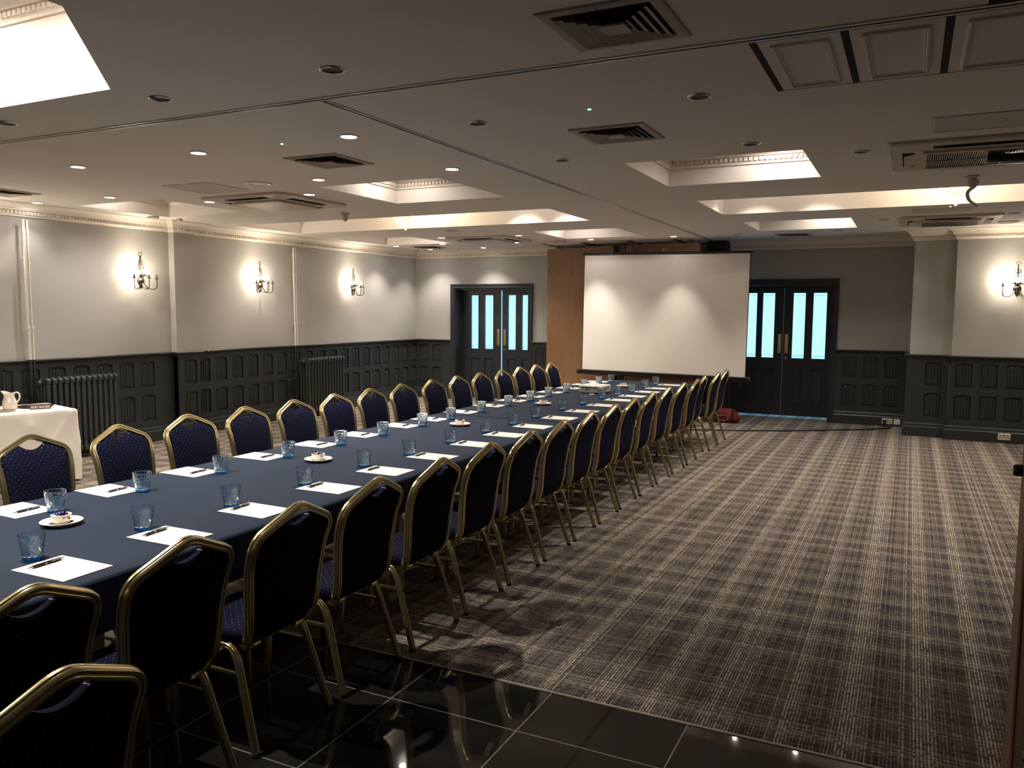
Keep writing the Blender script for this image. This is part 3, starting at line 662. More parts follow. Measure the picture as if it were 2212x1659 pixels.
# air conditioning cassettes
def cassette(x, y, s, label, opened=False):
    t = empty('ceiling_cassette', (x, y, ZC)); tag(t, label, 'air conditioner', 'ceiling air conditioning cassettes')
    mb = MB(); n = 8; c_ = .06
    def sq(h, z):
        pts = []
        for cx, cy, a0 in ((h-c_, h-c_, 0), (-h+c_, h-c_, 90), (-h+c_, -h+c_, 180), (h-c_, -h+c_, 270)):
            for k in range(n+1): a = R(a0+90*k/n); pts.append((cx+c_*math.cos(a), cy+c_*math.sin(a), z))
        return pts
    rs = [sq(s, 0), sq(s, -.018), sq(s-.012, -.028), sq(s*.60, -.036)]
    vs = [p for r in rs for p in r]; N_ = len(rs[0]); fs = [(j*N_+(i+1)%N_, j*N_+i, (j+1)*N_+i, (j+1)*N_+(i+1)%N_) for j in range(3) for i in range(N_)]+[tuple(range(4*N_-1, 3*N_-1, -1))]
    mb.add(vs, fs); mb.build('fascia', 'cream', t)
    for a in range(4):
        rot = Matrix.Rotation(R(90*a), 4, 'Z')
        mb = MB(); mb.box((-s*.50, s*.70, -.0345), (s*.50, s*.84, -.026)); mb.xf(rot); mb.build('air_slot', 'slot', t, smooth=0)
        mb = MB(); mb.add([(-s*.40, s*.70, -.036), (s*.40, s*.70, -.036), (s*.40, s*.82, -.048), (-s*.40, s*.82, -.048), (-s*.40, s*.70, -.033), (s*.40, s*.70, -.033), (s*.40, s*.82, -.045), (-s*.40, s*.82, -.045)],
                          [(0, 1, 2, 3), (7, 6, 5, 4), (3, 2, 6, 7), (0, 4, 5, 1), (0, 3, 7, 4), (1, 5, 6, 2)]); mb.xf(rot); mb.build('louvre', 'cream', t, smooth=0)
    if not opened:
        mb = MB(); mb.bbox((-s*.56, -s*.56, -.060), (s*.56, s*.56, -.034), .010); mb.build('intake_panel', 'cream', t, smooth=0)
    else:
        mb = MB(); mb.box((-s*.56, -s*.56, -.044), (s*.56, s*.56, -.034)); mb.build('intake_opening', 'slot', t, smooth=0)
        mb = MB()
        k = 44
        for i in range(k):
            q = -s*.54+s*1.08*i/(k-1); mb.box((q-.0035, -s*.54, -.052), (q+.0035, s*.54, -.045))
        for q in (-.54, 0, .54): mb.box((-s*.56, s*q-.006, -.056), (s*.56, s*q+.006, -.045))
        mb.build('intake_grille', 'alu', t, smooth=0)
        mb = MB(); run_profile(mb, [(-s*.6, -s*.6), (-s*.6, s*.6), (s*.6, s*.6), (s*.6, -s*.6)], [(0, -.034), (0, -.054), (.02, -.056), (.026, -.045)], True); mb.build('grille_frame', 'cream', t, smooth=0)
    return t
cassette(-6.10, 6.70, .54, 'cream air conditioning cassette in the middle of the left ceiling')
cassette(-6.15, 11.65, .54, 'bluish-lit air conditioning cassette in front of the left doors')
cassette(.36, 6.64, .56, 'air conditioning cassette with open striped grille at the right edge', True)
cassette(.36, 11.35, .54, 'air conditioning cassette with open grille above the right cornice', True)

# ------------------------------------------------------------------ chandeliers
def chandelier(x, y, label):
    t = empty('chandelier', (x, y, 3.46)); tag(t, label, 'chandelier', 'crystal chandeliers in the long coffers')
    mb = MB(); mb.lathe([(.06, 0), (.055, -.02), (.015, -.03), (.006, -.03), (.006, -.60)][::-1], 20); mb.build('canopy', 'brass', t)
    for (r, z, k) in ((.17, -.44, 26), (.15, -.49, 24), (.125, -.535, 20), (.09, -.575, 14), (.05, -.61, 8)):
        mb = MB()
        n = 32; mb.tube([(r*math.cos(2*math.pi*i/n), r*math.sin(2*math.pi*i/n), z+.03) for i in range(n)], .004, 6, closed=True); tr_ = mb.build('ring', 'brass', t)
        mb = MB()
        for i in range(k):
            a = 2*math.pi*i/k; cx, cy = r*math.cos(a), r*math.sin(a)
            for dz, s_ in ((.012, .008), (-.014, .011)):
                mb.add([(cx+s_, cy, z+dz), (cx, cy+s_, z+dz), (cx-s_, cy, z+dz), (cx, cy-s_, z+dz), (cx, cy, z+dz+s_*1.3), (cx, cy, z+dz-s_*1.9)],
                       [(0, 1, 4), (1, 2, 4), (2, 3, 4), (3, 0, 4), (1, 0, 5), (2, 1, 5), (3, 2, 5), (0, 3, 5)])
        o = mb.build('crystal_drops', 'crystal', t, smooth=0); tag(o, kind=None)
    mb = MB(); mb.lathe([(.0001, -.022), (.012, -.016), (.018, 0), (.012, .014), (.0001, .02)], 14, (0, 0, -.655), cap0=False, cap1=False); mb.build('crystal_ball', 'crystal', t)
    for i in range(3):
        a = 2*math.pi*i/3; mb = MB(); mb.lathe([(.0001, .03), (.010, .02), (.014, 0), (.008, -.02)][::-1], 12, (.06*math.cos(a), .06*math.sin(a), -.38)); mb.build('bulb', 'bulb', t)
    point(t, (0, 0, -.25), P_CHAND, C_WARM, .05)
chandelier(-6.06, 9.10, 'small crystal chandelier hanging in the left long coffer')
chandelier(.336, 9.10, 'small crystal chandelier hanging in the right long coffer')

# ------------------------------------------------------------------ wall lamps
def sconce(x, y, z, rz, label, power=P_SCONCE):
    t = empty('wall_lamp', (x, y, z), rz); tag(t, label, 'wall lamp', 'three-arm candle wall lamps')      # local +x points into the room
    mb = MB(); mb.lathe([(.0001, -.11), (.012, -.095), (.03, -.06), (.048, -.02), (.05, .01), (.036, .035), (.014, .05), (.0001, .055)], 20, (.028, 0, 0), cap0=False, cap1=False)
    mb.v = [(a*0.7, b, c) for a, b, c in mb.v]; mb.build('backplate', 'bronze', t)
    mb = MB()      # leaf ornament and pierced stem with ring
    for a in range(-2, 3):
        ang = a*.5; mb.tube(fillet([(.03, 0, .03), (.045, .05*math.sin(ang), .07), (.06, .085*math.sin(ang), .095-.02*abs(a))], .02, 4), .006, 6)
    mb.tube([(.03, 0, .05), (.028, 0, .16), (.022, 0, .26), (.02, 0, .31)], .007, 8)
    n = 20
    for cz, ry, rz_ in ((.17, .035, .030), (.225, .026, .024)):
        for sy in (-1, 1): mb.tube([(.026, sy*ry*(1-math.cos(2*math.pi*i/n))*.6, cz+rz_*math.sin(2*math.pi*i/n)) for i in range(n)], .004, 6, closed=True)
    mb.tube([(.02, .024*math.cos(2*math.pi*i/n), .333+.022*math.sin(2*math.pi*i/n)) for i in range(n)], .0035, 6, closed=True)
    mb.build('ornament', 'bronze', t)
    for k, (dx, dy, bulb) in enumerate(((.11, -.17, True), (.19, -.015, True), (.11, .17, False))):
        arm = MB(); arm.tube(fillet([(.035, dy*.1, -.02), (.04+dx*.25, dy*.4, -.11), (dx, dy, -.11), (dx, dy, .02)], [.06, .06], 8), .0055, 8); a_ = arm.build('arm', 'bronze', t)
        mb = MB(); mb.lathe([(.006, 0), (.026, .006), (.030, .012), (.010, .012), (.011, .05), (.0095, .052)], 16, (dx, dy, .02)); mb.build('candle_cup', 'bronze', a_)
        if bulb:
            mb = MB(); mb.lathe([(.009, 0), (.018, .02), (.017, .035), (.008, .058), (.0005, .07)], 14, (dx, dy, .072)); mb.build('bulb', 'bulb', a_)
            point(t, (dx, dy, .105), power, C_WARM, .018)
for i, (y, lb) in enumerate(((5.10, 'lit candle wall lamp just outside the left edge, washing the wall'), (7.22, 'lit bronze wall lamp on the left wall, nearest and largest in view'),
              (9.33, 'lit bronze wall lamp in the middle of the left wall'), (11.61, 'lit bronze wall lamp nearest the far corner of the left wall'))):
    sconce(XL, y, 2.09, 0, lb)
sconce(1.235, 12.62, 2.07, R(-90), 'lit bronze wall lamp on the right wall, cut by the picture edge')

# ------------------------------------------------------------------ pipes and radiators
def pipes(y, label):
    t = empty('heating_pipes', (XL, y, 0)); tag(t, label, 'pipes', 'pairs of heating pipes on the left wall')
    for k, (dy, r) in enumerate(((0, .013), (.045, .010))):
        mb = MB(); mb.tube([(.075, dy, 1.16), (.075, dy, 1.46), (.075, dy+.001, 1.52), (.075, dy-.008, 1.56), (.075, dy-.008, 2.70)], r, 10)
        mb.lathe([(r+.004, 2.55), (r+.004, 2.60)], 12, (.075, dy-.008, 0)); mb.lathe([(r+.004, 1.50), (r+.006, 1.515), (r+.004, 1.53)], 12, (.075, dy, 0)); mb.build('upper_pipe', 'white_metal', t)
        mb = MB(); mb.tube([(.075, dy, .14), (.075, dy, 1.16)], r, 10); q = mb.build('lower_pipe', 'dado', t)
        for z in (1.5-k*.05, 2.28-k*.05):
            mb = MB(); mb.lathe([(r+.003, -.008), (r+.005, 0), (r+.003, .008)], 12, (.075, dy-.004, z)); mb.tube([(0.002, dy-.004, z), (.07, dy-.004, z)], .004, 6); mb.tube([(.055, dy-.035, z), (.055, dy+.02, z)], .005, 6); mb.build('clip', 'white_metal', t)
    mb = MB(); mb.tube([(.09, -.25, .62), (.09, .0, .63)], .010, 8); mb.build('cross_pipe', 'dado', t)
pipes(5.69, 'pair of white wall pipes at the far left, beside the nearer radiator'); pipes(10.02, 'pair of white wall pipes beside the farther radiator')
def radiator(y0, n, label):
    t = empty('radiator', (XL+.10, y0, 0)); tag(t, label, 'radiator', 'dark column radiators')
    mb = MB()
    for x in (.03, .085, .14, .195):
        mb.tube(fillet([(x, 0, .13), (x, 0, .90)], .01), prof=[(a*.019, b*.020) for a, b in ((1, .5), (.5, 1), (-.5, 1), (-1, .5), (-1, -.5), (-.5, -1), (.5, -1), (1, -.5))], binorm=(0, 1, 0))
    for z0, z1 in ((.09, .16), (.885, .955)):
        pr = [(.005, z0+.015), (.02, z0), (.205, z0), (.22, z0+.015), (.22, z1-.02), (.205, z1-.004), (.15, z1), (.11, z1-.008), (.07, z1), (.02, z1-.004), (.005, z1-.02)]
        for w in (.022,):
            vs = [(x, -w, z) for x, z in pr]+[(x, w, z) for x, z in pr]; k = len(pr)
            mb.add(vs, [tuple(range(k)), tuple(range(2*k-1, k-1, -1))]+[((i+1)%k, i, k+i, k+(i+1)%k) for i in range(k)])
        mb.lathe([(.024, -.0355), (.024, .0355)], 12, (.11, 0, (z0+z1)/2), 'y')
    src = mb.build('section', 'radiator', t)
    for i in range(1, n):
        c = src.copy(); COL.objects.link(c); c.location = (0, i*.071, 0)
    for yy in (0, (n-1)*.071):
        mb = MB(); mb.lathe([(.016, 0), (.020, .01), (.012, .04), (.014, .11)], 10, (.03, yy, 0)); mb.lathe([(.016, 0), (.020, .01), (.012, .04), (.014, .11)], 10, (.195, yy, 0)); mb.build('foot', 'radiator', t)
    mb = MB(); mb.lathe([(.010, 0), (.030, .012), (.032, .03), (.018, .045)][::-1], 14, (.11, -.07, .90), 'y'); mb.build('cap', 'radiator', t)
    return t
radiator(5.735, 13, 'dark cast iron column radiator behind the white-clothed side table'); radiator(10.08, 13, 'dark cast iron column radiator farther along the left wall')

# ------------------------------------------------------------------ oak partitions, screen
def oakpanel(a, b, zt, label, th=.09):
    dx, dy = b[0]-a[0], b[1]-a[1]; L = math.hypot(dx, dy); t = empty('partition_panel', (a[0], a[1], 0), math.atan2(dy, dx)); tag(t, label, 'partition', 'oak sliding wall panels')
    mb = MB(); mb.box((.02, 0, .02), (L-.02, th, zt-.02)); mb.build('board', 'oak', t, smooth=0)
    mb = MB(); mb.box((0, -.003, .01), (.02, th+.003, zt)); mb.box((L-.02, -.003, .01), (L, th+.003, zt)); mb.box((.02, -.003, zt-.02), (L-.02, th+.003, zt)); mb.box((.02, -.003, .01), (L-.02, th+.003, .02)); mb.build('edge_frame', 'oakedge', t, smooth=0)
    mb = MB()
    for x in (L*.12, L*.88): mb.box((x-.02, th/2-.01, zt), (x+.02, th/2+.01, ZC))
    mb.build('hanger', 'bronze', t, smooth=0)
M['oakedge'] = mat('oak_edge', lin((140, 112, 74)), 0.4)
oakpanel((-5.83, 13.25), (-4.51, 12.98), 2.816, 'tall oak veneer sliding wall panel left of the projection screen')
oakpanel((-4.285, 12.96), (-3.05, 12.85), 2.816, 'oak veneer sliding wall panel hidden behind the projection screen')
oakpanel((-5.79, 13.40), (-4.49, 13.15), 2.816, 'oak sliding wall panel stacked directly behind the left one')
t = empty('projection_screen', (-3.583, 12.70, -.105), 0); t.scale = (1.06, 1.06, 1.06); tag(t, 'white projection screen on a black stand at the far end of the table', 'projection screen')
rollm = Matrix.Translation((0, 0, 1.68)) @ Matrix.Rotation(R(0.62), 4, 'Y') @ Matrix.Translation((0, 0, -1.68))
mb = MB(); mb.box((-1.272, -.002, .80), (1.272, .001, 2.592)); mb.xf(rollm); mb.build('fabric', 'screen', t, smooth=0)
for x_ in (-1.272, 1.262): mb = MB(); mb.box((x_, -.0035, .80), (x_+.010, .002, 2.592)); mb.xf(rollm); mb.build('side_border', 'black', t, smooth=0)
mb = MB(); mb.bbox((-1.30, -.018, 2.588), (1.30, .012, 2.622), .005); mb.xf(rollm); mb.build('top_bar', 'black', t, smooth=0)
mb = MB(); mb.lathe([(.036, -1.345), (.040, -1.335), (.040, 1.325), (.036, 1.335)], 20, (0, 0, .765), 'x'); mb.bbox((-1.33, -.048, .775), (1.32, -.01, .802), .004); mb.xf(rollm); mb.build('roller_case', 'black', t)
mb = MB(); mb.tube([(.0, .0, 2.62), (0, 0, 2.655)], .004, 6); n = 16; mb.tube([(.03*math.cos(2*math.pi*i/n)+.02, 0, 2.665+.014*math.sin(2*math.pi*i/n)) for i in range(n)], .003, 6, closed=True); mb.build('hook', 'chrome', t)
mb = MB(); mb.bbox((-.70, .01, .35), (-.60, .05, 2.76), .008); mb.build('pole', 'black', t, smooth=0)
for dx, dy in ((-.40, -.65), (.50, -.65)):
    mb = MB(); mb.tube([(-.65, .03, .62), (-.65+dx, .06+dy*.5, .111)], .013, 8); mb.lathe([(.018, .0), (.018, .03)], 10, (-.65+dx, .06+dy*.5, .099)); mb.build('leg', 'chrome', t)
for dx in (1.20,):
    mb = MB(); mb.bbox((dx-.03, -.02, .685), (dx+.03, .02, .73), .004); mb.xf(rollm); mb.build('end_foot', 'black', t, smooth=0)

mb = MB(); mb.box((-3.02, 13.3, 0), (-2.74, 13.65, 2.88)); structure(mb, 'trim_%d' % (gi+1), 'dark')
mb = MB(); mb.tube(fillet([(.42, 6.52, 2.805), (.60, 6.50, 2.79), (.95, 6.42, 2.80), (1.4, 6.4, 2.815)], .15), .030, 12); o = mb.build('cable_bundle', 'black', None); tag(o, 'thick black cable bundle in front of the open grille at the right edge', 'cable')
# brown partition edge near the camera on the right
t = empty('partition_panel', (.26, 1.3, 0)); tag(t, 'brown partition edge close up at the right side of the picture', 'partition')
mb = MB(); mb.box((-.040, -.75, .01), (.05, .50, 2.84)); mb.build('board', 'wood_dark', t, smooth=0)
mb = MB(); mb.bbox((-.046, .50, .005), (.055, .60, 2.85), .003); mb.build('edge_strip', 'wood_edge', t, smooth=0)
mb = MB(); mb.lathe([(.010, -.062), (.012, -.058), (.012, -.046)], 14, (0, .585, 1.435), 'x'); mb.build('latch_knob', 'black', t)
mb = MB(); mb.lathe([(.008, -.052), (.010, -.046), (.010, -.036)], 12, (0, .30, .98), 'x'); mb.build('bolt', 'chrome', t)

# ------------------------------------------------------------------ meeting tables and cloths
TX0, TX1, TY0, TY1, TZ = -4.055, -2.655, .45, 11.0, .75
NT = 6; tl = (TY1-TY0)/NT; src = None
for i in range(NT):
    lb = 'folding table under the navy cloth, %s from the near end' % ORD[i]
    if src is None:
        src = empty('folding_table', ((TX0+TX1)/2, TY0+tl*.5, 0)); w = (TX1-TX0)/2-.02; l = tl/2-.004
        mb = MB(); mb.bbox((-w, -l, TZ-.038), (w, l, TZ-.008), .005); mb.build('tabletop', 'tabletop', src, smooth=0)
        for sx in (-1, 1):
            for sy in (-1, 1):
                mb = MB(); mb.tube(fillet([(sx*(w-.14), sy*(l-.16), TZ-.04), (sx*(w-.14), sy*(l-.16), .25), (sx*(w-.12), sy*(l-.16), 0.005)], .02), prof=[(-.016, -.016), (.016, -.016), (.016, .016), (-.016, .016)]); mb.build('leg', 'tableleg', src, smooth=0)
        for sy in (-1, 1):
            mb = MB(); mb.tube([(-w+.14, sy*(l-.16), .16), (w-.14, sy*(l-.16), .16)], .012, 8); mb.build('crossbar', 'tableleg', src)
        o = src
    else: o = link_copy(src)
    o.location.y = TY0+tl*(i+.5); tag(o, lb, 'table', 'folding tables under the navy cloths')
def cloth(y0, y1, z, endcap, label):
    mb = MB(); prof = []; drop = .205; rr = .016
    xa, xb = TX0, TX1
    side = [(0, z-drop), (0, z-drop*.66), (0, z-drop*.33), (0, z-rr), (rr*.3, z-rr*.3), (rr, z)]
    N_ = 96; rows = []
    for j in range(N_+1):
        y = y0+(y1-y0)*j/N_; row = []
        for x, zz in side:
            k = max(0, (z-zz)/drop); wv = .010*k*math.sin(y*5.1+1.0)+.006*k*math.sin(y*13.0); row.append((xa+x-.004-.012*k-wv*.8, y, zz+ (.006*math.sin(y*2.1) if k > .95 else 0)))
        for k in range(1, 14):
            x = xa+rr+(xb-xa-2*rr)*k/14; row.append((x, y, z+.0006*math.sin(x*9+y*2.3)))
        for x, zz in side[::-1]:
            k = max(0, (z-zz)/drop); wv = .010*k*math.sin(y*4.3)+.006*k*math.sin(y*11.0+2); row.append((xb-x+.004+.012*k+wv*.8, y, zz+(.006*math.sin(y*1.7) if k > .95 else 0)))
        rows.append(row)
    W_ = len(rows[0])
    mb.add([p for r in rows for p in r], [(j*W_+i, j*W_+i+1, (j+1)*W_+i+1, (j+1)*W_+i) for j in range(N_) for i in range(W_-1)])
    for e in endcap:
        y = y1 if e > 0 else y0; s_ = 1 if e > 0 else -1; r0 = rows[-1] if e > 0 else rows[0]; r0 = r0[5:-5]
        vs = []
        for k in range(5): vs += [(p[0], y+s_*(.004 if k == 0 else .014+.004*k), p[2]-(drop-.0)*k/4-(0.0 if k == 0 else 0)) for p in r0]
        n_ = len(r0); vs = [(p[0], y, p[2]) for p in r0]+vs
        fs = [(j*n_+i, j*n_+i+1, (j+1)*n_+i+1, (j+1)*n_+i) for j in range(5) for i in range(n_-1)]
        if s_ < 0: fs = [f[::-1] for f in fs]
        mb.add(vs, fs)
    o = mb.build('tablecloth', 'navy', None, smooth=50); tag(o, label, 'tablecloth', 'navy tablecloths')
    md = o.modifiers.new('thick', 'SOLIDIFY'); md.thickness = .0015; md.offset = -1
cloth(TY0-.02, 6.595, TZ, (-1,), 'long navy cloth over the near half of the meeting table')
cloth(6.60, TY1+.02, TZ+.0016, (1,), 'navy cloth over the far half of the meeting table, under the projector')

# ------------------------------------------------------------------ banquet chair (local: +x is the back, seat faces -x)
def back_x(z):
    pts = [(.36, .10), (.40, .155), (.44, .185), (.50, .203), (.62, .212), (.75, .228), (.86, .268), (.96, .300), (1.1, .34)]
    for i in range(len(pts)-1):
        (z0, x0), (z1, x1) = pts[i], pts[i+1]
        if z <= z1: return x0+(x1-x0)*(z-z0)/(z1-z0)
    return pts[-1][1]
def bx_s(z): return sum(back_x(z+d) for d in (-.03, -.015, 0, .015, .03))/5
def chair_profile(a, b):
    g_ = .0035; h = .0035; pts = []
    # outer(+a) side groove, back(+b) groove, front(-b) groove
    pts = [(a, -b*.55), (a, -h), (a-g_, 0), (a, h), (a, b*.55), (a*.75, b), (h, b), (0, b-g_), (-h, b), (-a*.75, b), (-a, b*.55), (-a, h), (-a+g_, 0), (-a, -h), (-a, -b*.55), (-a*.75, -b), (-h, -b), (0, -b+g_), (h, -b), (a*.75, -b)]
    return pts
def make_chair():
    t = empty('banquet_chair')
    # back frame
    yz = [(-.105, .408), (-.162, .411), (-.188, .450), (-.200, .60), (-.222, .866), (0, .968), (.222, .866), (.200, .60), (.188, .450), (.162, .411), (.105, .408)]
    base = [(0, y, z) for y, z in yz]
    path = fillet(base, [.03, .05, .04, .055, .045, .055, .04, .05, .03], 7)
    path = [Vector((bx_s(p.z), p.y, p.z)) for p in path]
    cl = [path[0]]
    for p in path[1:]:
        if (p-cl[-1]).length > .004: cl.append(p)
    path = []
    for i in range(len(cl)-1):
        k = max(1, int((cl[i+1]-cl[i]).length/.03))
        for j in range(k): q = cl[i].lerp(cl[i+1], j/k); q.x = bx_s(q.z); path.append(q)
    path.append(cl[-1])
    def bn(p):
        s_ = (bx_s(p.z+.01)-bx_s(p.z-.01))/.02; return Vector((1, 0, -s_)).normalized()
    mb = MB(); mb.tube(path, prof=chair_profile(.0155, .0165), binorm=bn); mb.build('back_frame', 'gold', t, smooth=40)
    # padded back with a scooped hand hold
    ol = []
    side = [(.150, .436), (.170, .462), (.186, .61), (.202, .835), (.197, .858), (.140, .886), (.075, .916)]
    for y, z in side: ol.append((y, z))
    for k in range(1, 8):
        a = k/8; y = .075*(1-2*a); z = .917-.034*math.sin(math.pi*a)**.8; ol.append((y, z))
    ol += [(-y, z) for y, z in side[::-1]]; ol.append((0, .432))
    n = len(ol); cy, cz = 0, .68; mb = MB(); vs = []
    rings = [(1.0, 0.0), (.985, -.016), (.93, -.024), (.80, -.029), (.5, -.032)]; backs = [(1.0, 0.0), (.985, .010), (.93, .013), (.6, .015)]
    for sc, dx in rings: vs += [(bx_s(cz+(z-cz)*sc)+dx-.002, y*sc, cz+(z-cz)*sc) for y, z in ol]
    vs.append((bx_s(cz)-.034, 0, cz)); kf = len(vs)-1; fs = []
    for j in range(len(rings)-1):
        for i in range(n): fs.append((j*n+i, (j+1)*n+i, (j+1)*n+(i+1)%n, j*n+(i+1)%n))
    fs += [((len(rings)-1)*n+i, kf, (len(rings)-1)*n+(i+1)%n) for i in range(n)]
    k0 = len(vs)
    for sc, dx in backs[1:]: vs += [(bx_s(cz+(z-cz)*sc)+dx-.002, y*sc, cz+(z-cz)*sc) for y, z in ol]
    vs.append((bx_s(cz)+.014, 0, cz)); kb = len(vs)-1
    idx = [0]+[k0+j*n for j in range(3)]
    for j in range(3):
        for i in range(n): fs.append((idx[j]+i, idx[j]+(i+1)%n, idx[j+1]+(i+1)%n, idx[j+1]+i))
    fs += [(idx[3]+i, idx[3]+(i+1)%n, kb) for i in range(n)]
    mb.add(vs, fs); pad = mb.build('back_pad', 'fabric', t, smooth=50, uvf=lambda c: (c.y, c.z))
    mb = MB(); pts = [(bx_s(.885)+.010, .070*(1-2*k/10), .905-.034*math.sin(math.pi*k/10)**.8) for k in range(11)]
    mb.tube(pts, .0032, 8); mb.build('hand_hold_piping', 'fabric', pad, uvf=lambda c: (.25*.033, .25*.0363))
    # seat cushion
    sh = [(-.205, .150), (-.190, .185), (-.150, .203), (.05, .198), (.150, .186), (.185, .165), (.190, .10)]
    ol = sh+[(x, -y) for x, y in sh[::-1]]; n = len(ol); mb = MB(); vs = []; fs = []
    lev = [(.96, .418), (1.0, .428), (1.005, .455), (.975, .472), (.88, .480), (.6, .485)]
    for sc, z in lev: vs += [(x*sc, y*sc, z) for x, y in ol]
    for j in range(len(lev)-1):
        for i in range(n): fs.append((j*n+(i+1)%n, j*n+i, (j+1)*n+i, (j+1)*n+(i+1)%n))
    vs.append((0, 0, .486)); fs += [((len(lev)-1)*n+(i+1)%n, (len(lev)-1)*n+i, len(vs)-1) for i in range(n)]; fs.append(tuple(range(n)))
    mb.add(vs, fs); mb.f = [f[::-1] for f in mb.f]; mb.f = [f[::-1] for f in mb.f]
    mb.build('seat', 'fabric', t, smooth=50, uvf=lambda c: (c.y, c.x+c.z*.8))
    # seat rails
    mb = MB(); pr = [(-.012, -.012), (.012, -.012), (.012, .012), (-.012, .012)]
    for sy in (-1, 1): mb.tube([(-.185, sy*.172, .405), (.155, sy*.158, .405)], prof=pr)
    mb.tube([(-.17, -.17, .405), (-.17, .17, .405)], prof=pr); mb.tube([(.13, -.155, .405), (.13, .155, .405)], prof=pr)
    mb.build('seat_rail', 'gold', t, smooth=0)
    lp = chair_profile(.013, .0135)
    for sy in (-1, 1):
        mb = MB(); mb.tube(fillet([(-.10, sy*.185, .408), (-.185, sy*.190, .400), (-.195, sy*.196, .33), (-.215, sy*.212, .012)], [.035, .03], 6), prof=lp, binorm=(0, 1, 0)); lg = mb.build('leg', 'gold', t, smooth=40)
        mb = MB(); mb.lathe([(.014, 0), (.016, .004), (.015, .016)], 10, (-.216, sy*.212, 0)); mb.build('rubber_foot', 'rubber', lg)
    for sy in (-1, 1):
        mb = MB(); mb.tube(fillet([(.02, sy*.188, .410), (.108, sy*.190, .408), (.140, sy*.194, .355), (.250, sy*.222, .012)], [.045, .05], 8), prof=lp, binorm=(0, 1, 0)); lg = mb.build('leg', 'gold', t, smooth=40)
        mb = MB(); mb.lathe([(.014, 0), (.016, .004), (.015, .016)], 10, (.2515, sy*.222, 0)); mb.build('rubber_foot', 'rubber', lg)
        mb = MB(); mb.tube([(-.200, sy*.200, .300), (.160, sy*.198, .305)], prof=[(-.008, -.006), (.008, -.006), (.008, .006), (-.008, .006)]); mb.build('stretcher', 'gold', t, smooth=0)
    return t
chair0 = make_chair()
rightY = [(1.075, .572, 1), (1.385, 0, 0), (1.93, 0, 0), (2.49, 0, 0), (3.04, -.005, 0), (3.60, 0, 0), (4.155, 0, 0), (4.71, 0, 0), (5.27, 0, 0), (5.82, 0, 1), (6.38, 0, 0), (6.93, -.01, 0), (7.50, -.01, 1),
          (8.08, -.01, 0), (8.66, 0, -1), (9.22, .01, 1), (9.75, -.03, 2), (10.30, .02, 0), (10.85, .01, 0)]
nr = len(rightY)
for i, (y, dx, a) in enumerate(rightY):
    o = chair0 if i == 0 else link_copy(chair0)
    o.location = (-2.472+dx, y, 0); o.rotation_euler.z = R(a)
    if i == nr-1: lb = 'navy dotted chair at the far end of the right row, before the red bag'
    elif i == 0: lb = 'navy dotted chair with gold frame, nearest of all, pulled out, bottom left corner'
    else: lb = 'navy dotted gold-framed chair in the right row, %s from the camera' % ORD[i]
    tag(o, lb, 'chair', 'gold banquet chairs on the right side of the table')
leftY = [(3.06, -.05), (3.63, .03), (4.21, .01), (4.77, .03), (5.33, .03), (5.885, .02), (6.46, 0), (7.00, 0), (7.60, 0), (8.20, -.02), (8.73, -.01), (9.33, -.01), (9.90, -.03), (10.44, -.03), (10.90, .0)]
for i, (y, dx) in enumerate(leftY):
    o = link_copy(chair0); o.location = (-4.44+dx, y, 0); o.rotation_euler.z = R(180 + (-3, 2, -1, 1, 0, 0, 1, -1, 0, 1, 0, 1, -1, 0, 2)[i])
    if i == 0: lb = 'navy dotted chair facing the camera at the left edge, before the white side table'
    elif i == len(leftY)-1: lb = 'navy dotted chair facing the table, last of the left row by the oak panel'
    else: lb = 'navy dotted gold-framed chair in the left row, %s from the left edge' % ORD[i]
    tag(o, lb, 'chair', 'gold banquet chairs on the left side of the table')

# ------------------------------------------------------------------ place settings
def make_tumbler():
    t = empty('tumbler'); mb = MB(); n = 112
    def md(a, z, j):
        if z < .018 or z > .088 or j > 30: return 0
        u = a/(2*math.pi)*10; v = (z-.018)/.030; e = min(abs(((u+v+.5) % 1)-.5), abs(((u-v+.5) % 1)-.5))
        return -.0017*max(0, 1-e/.15)
    prof = [(.0365, .0145), (.0375, .018)]+[(.0375+.0105*k/30, .018+.072*k/30) for k in range(1, 30)]+[(.0485, .092), (.0495, .104), (.0492, .106), (.0478, .106), (.0465, .10), (.040, .04), (.0345, .020), (.0001, .0185)]
    mb.lathe(prof, n, cap0=True, cap1=False, mod=md); mb.build('glass_body', 'glass', t, smooth=60)
    mb = MB(); mb.lathe([(.030, 0), (.0355, .002), (.0362, .0095), (.0365, .0138)], n, mod=lambda a, z, j: .0012*math.cos(a*14) if 0 < j < 3 else 0); mb.build('blue_base', 'glassblue', t, smooth=25)
    return t
def make_pen():
    t = empty('pen'); mb = MB(); z = .0055
    mb.lathe([(.0040, -.045), (.0052, -.030), (.0050, -.004), (.0046, .0), (.0050, .004), (.0050, .050), (.0042, .056)], 12, (0, 0, z), 'y'); mb.build('barrel', 'black', t)
    mb = MB(); mb.lathe([(.0006, -.064), (.0016, -.060), (.0036, -.047), (.0040, -.044)], 12, (0, 0, z), 'y'); mb.build('tip', 'chrome', t)
    mb = MB(); mb.lathe([(.0054, -.002), (.0054, .002)], 12, (0, 0, z), 'y'); mb.lathe([(.0040, .056), (.0024, .060), (.0024, .068)], 10, (0, 0, z), 'y'); mb.tube(fillet([(.002, .056, z+.003), (.006, .054, z+.004), (.006, .018, z+.003)], .003), .0011, 6); mb.build('clip', 'chrome', t)
    return t
def make_paper():
    mb = MB(); mb.box((0, 0, 0), (.297, .210, .0016)); return mb.build('paper_sheet', 'paper', None, smooth=0, uvf=lambda c: (c.x, c.y))
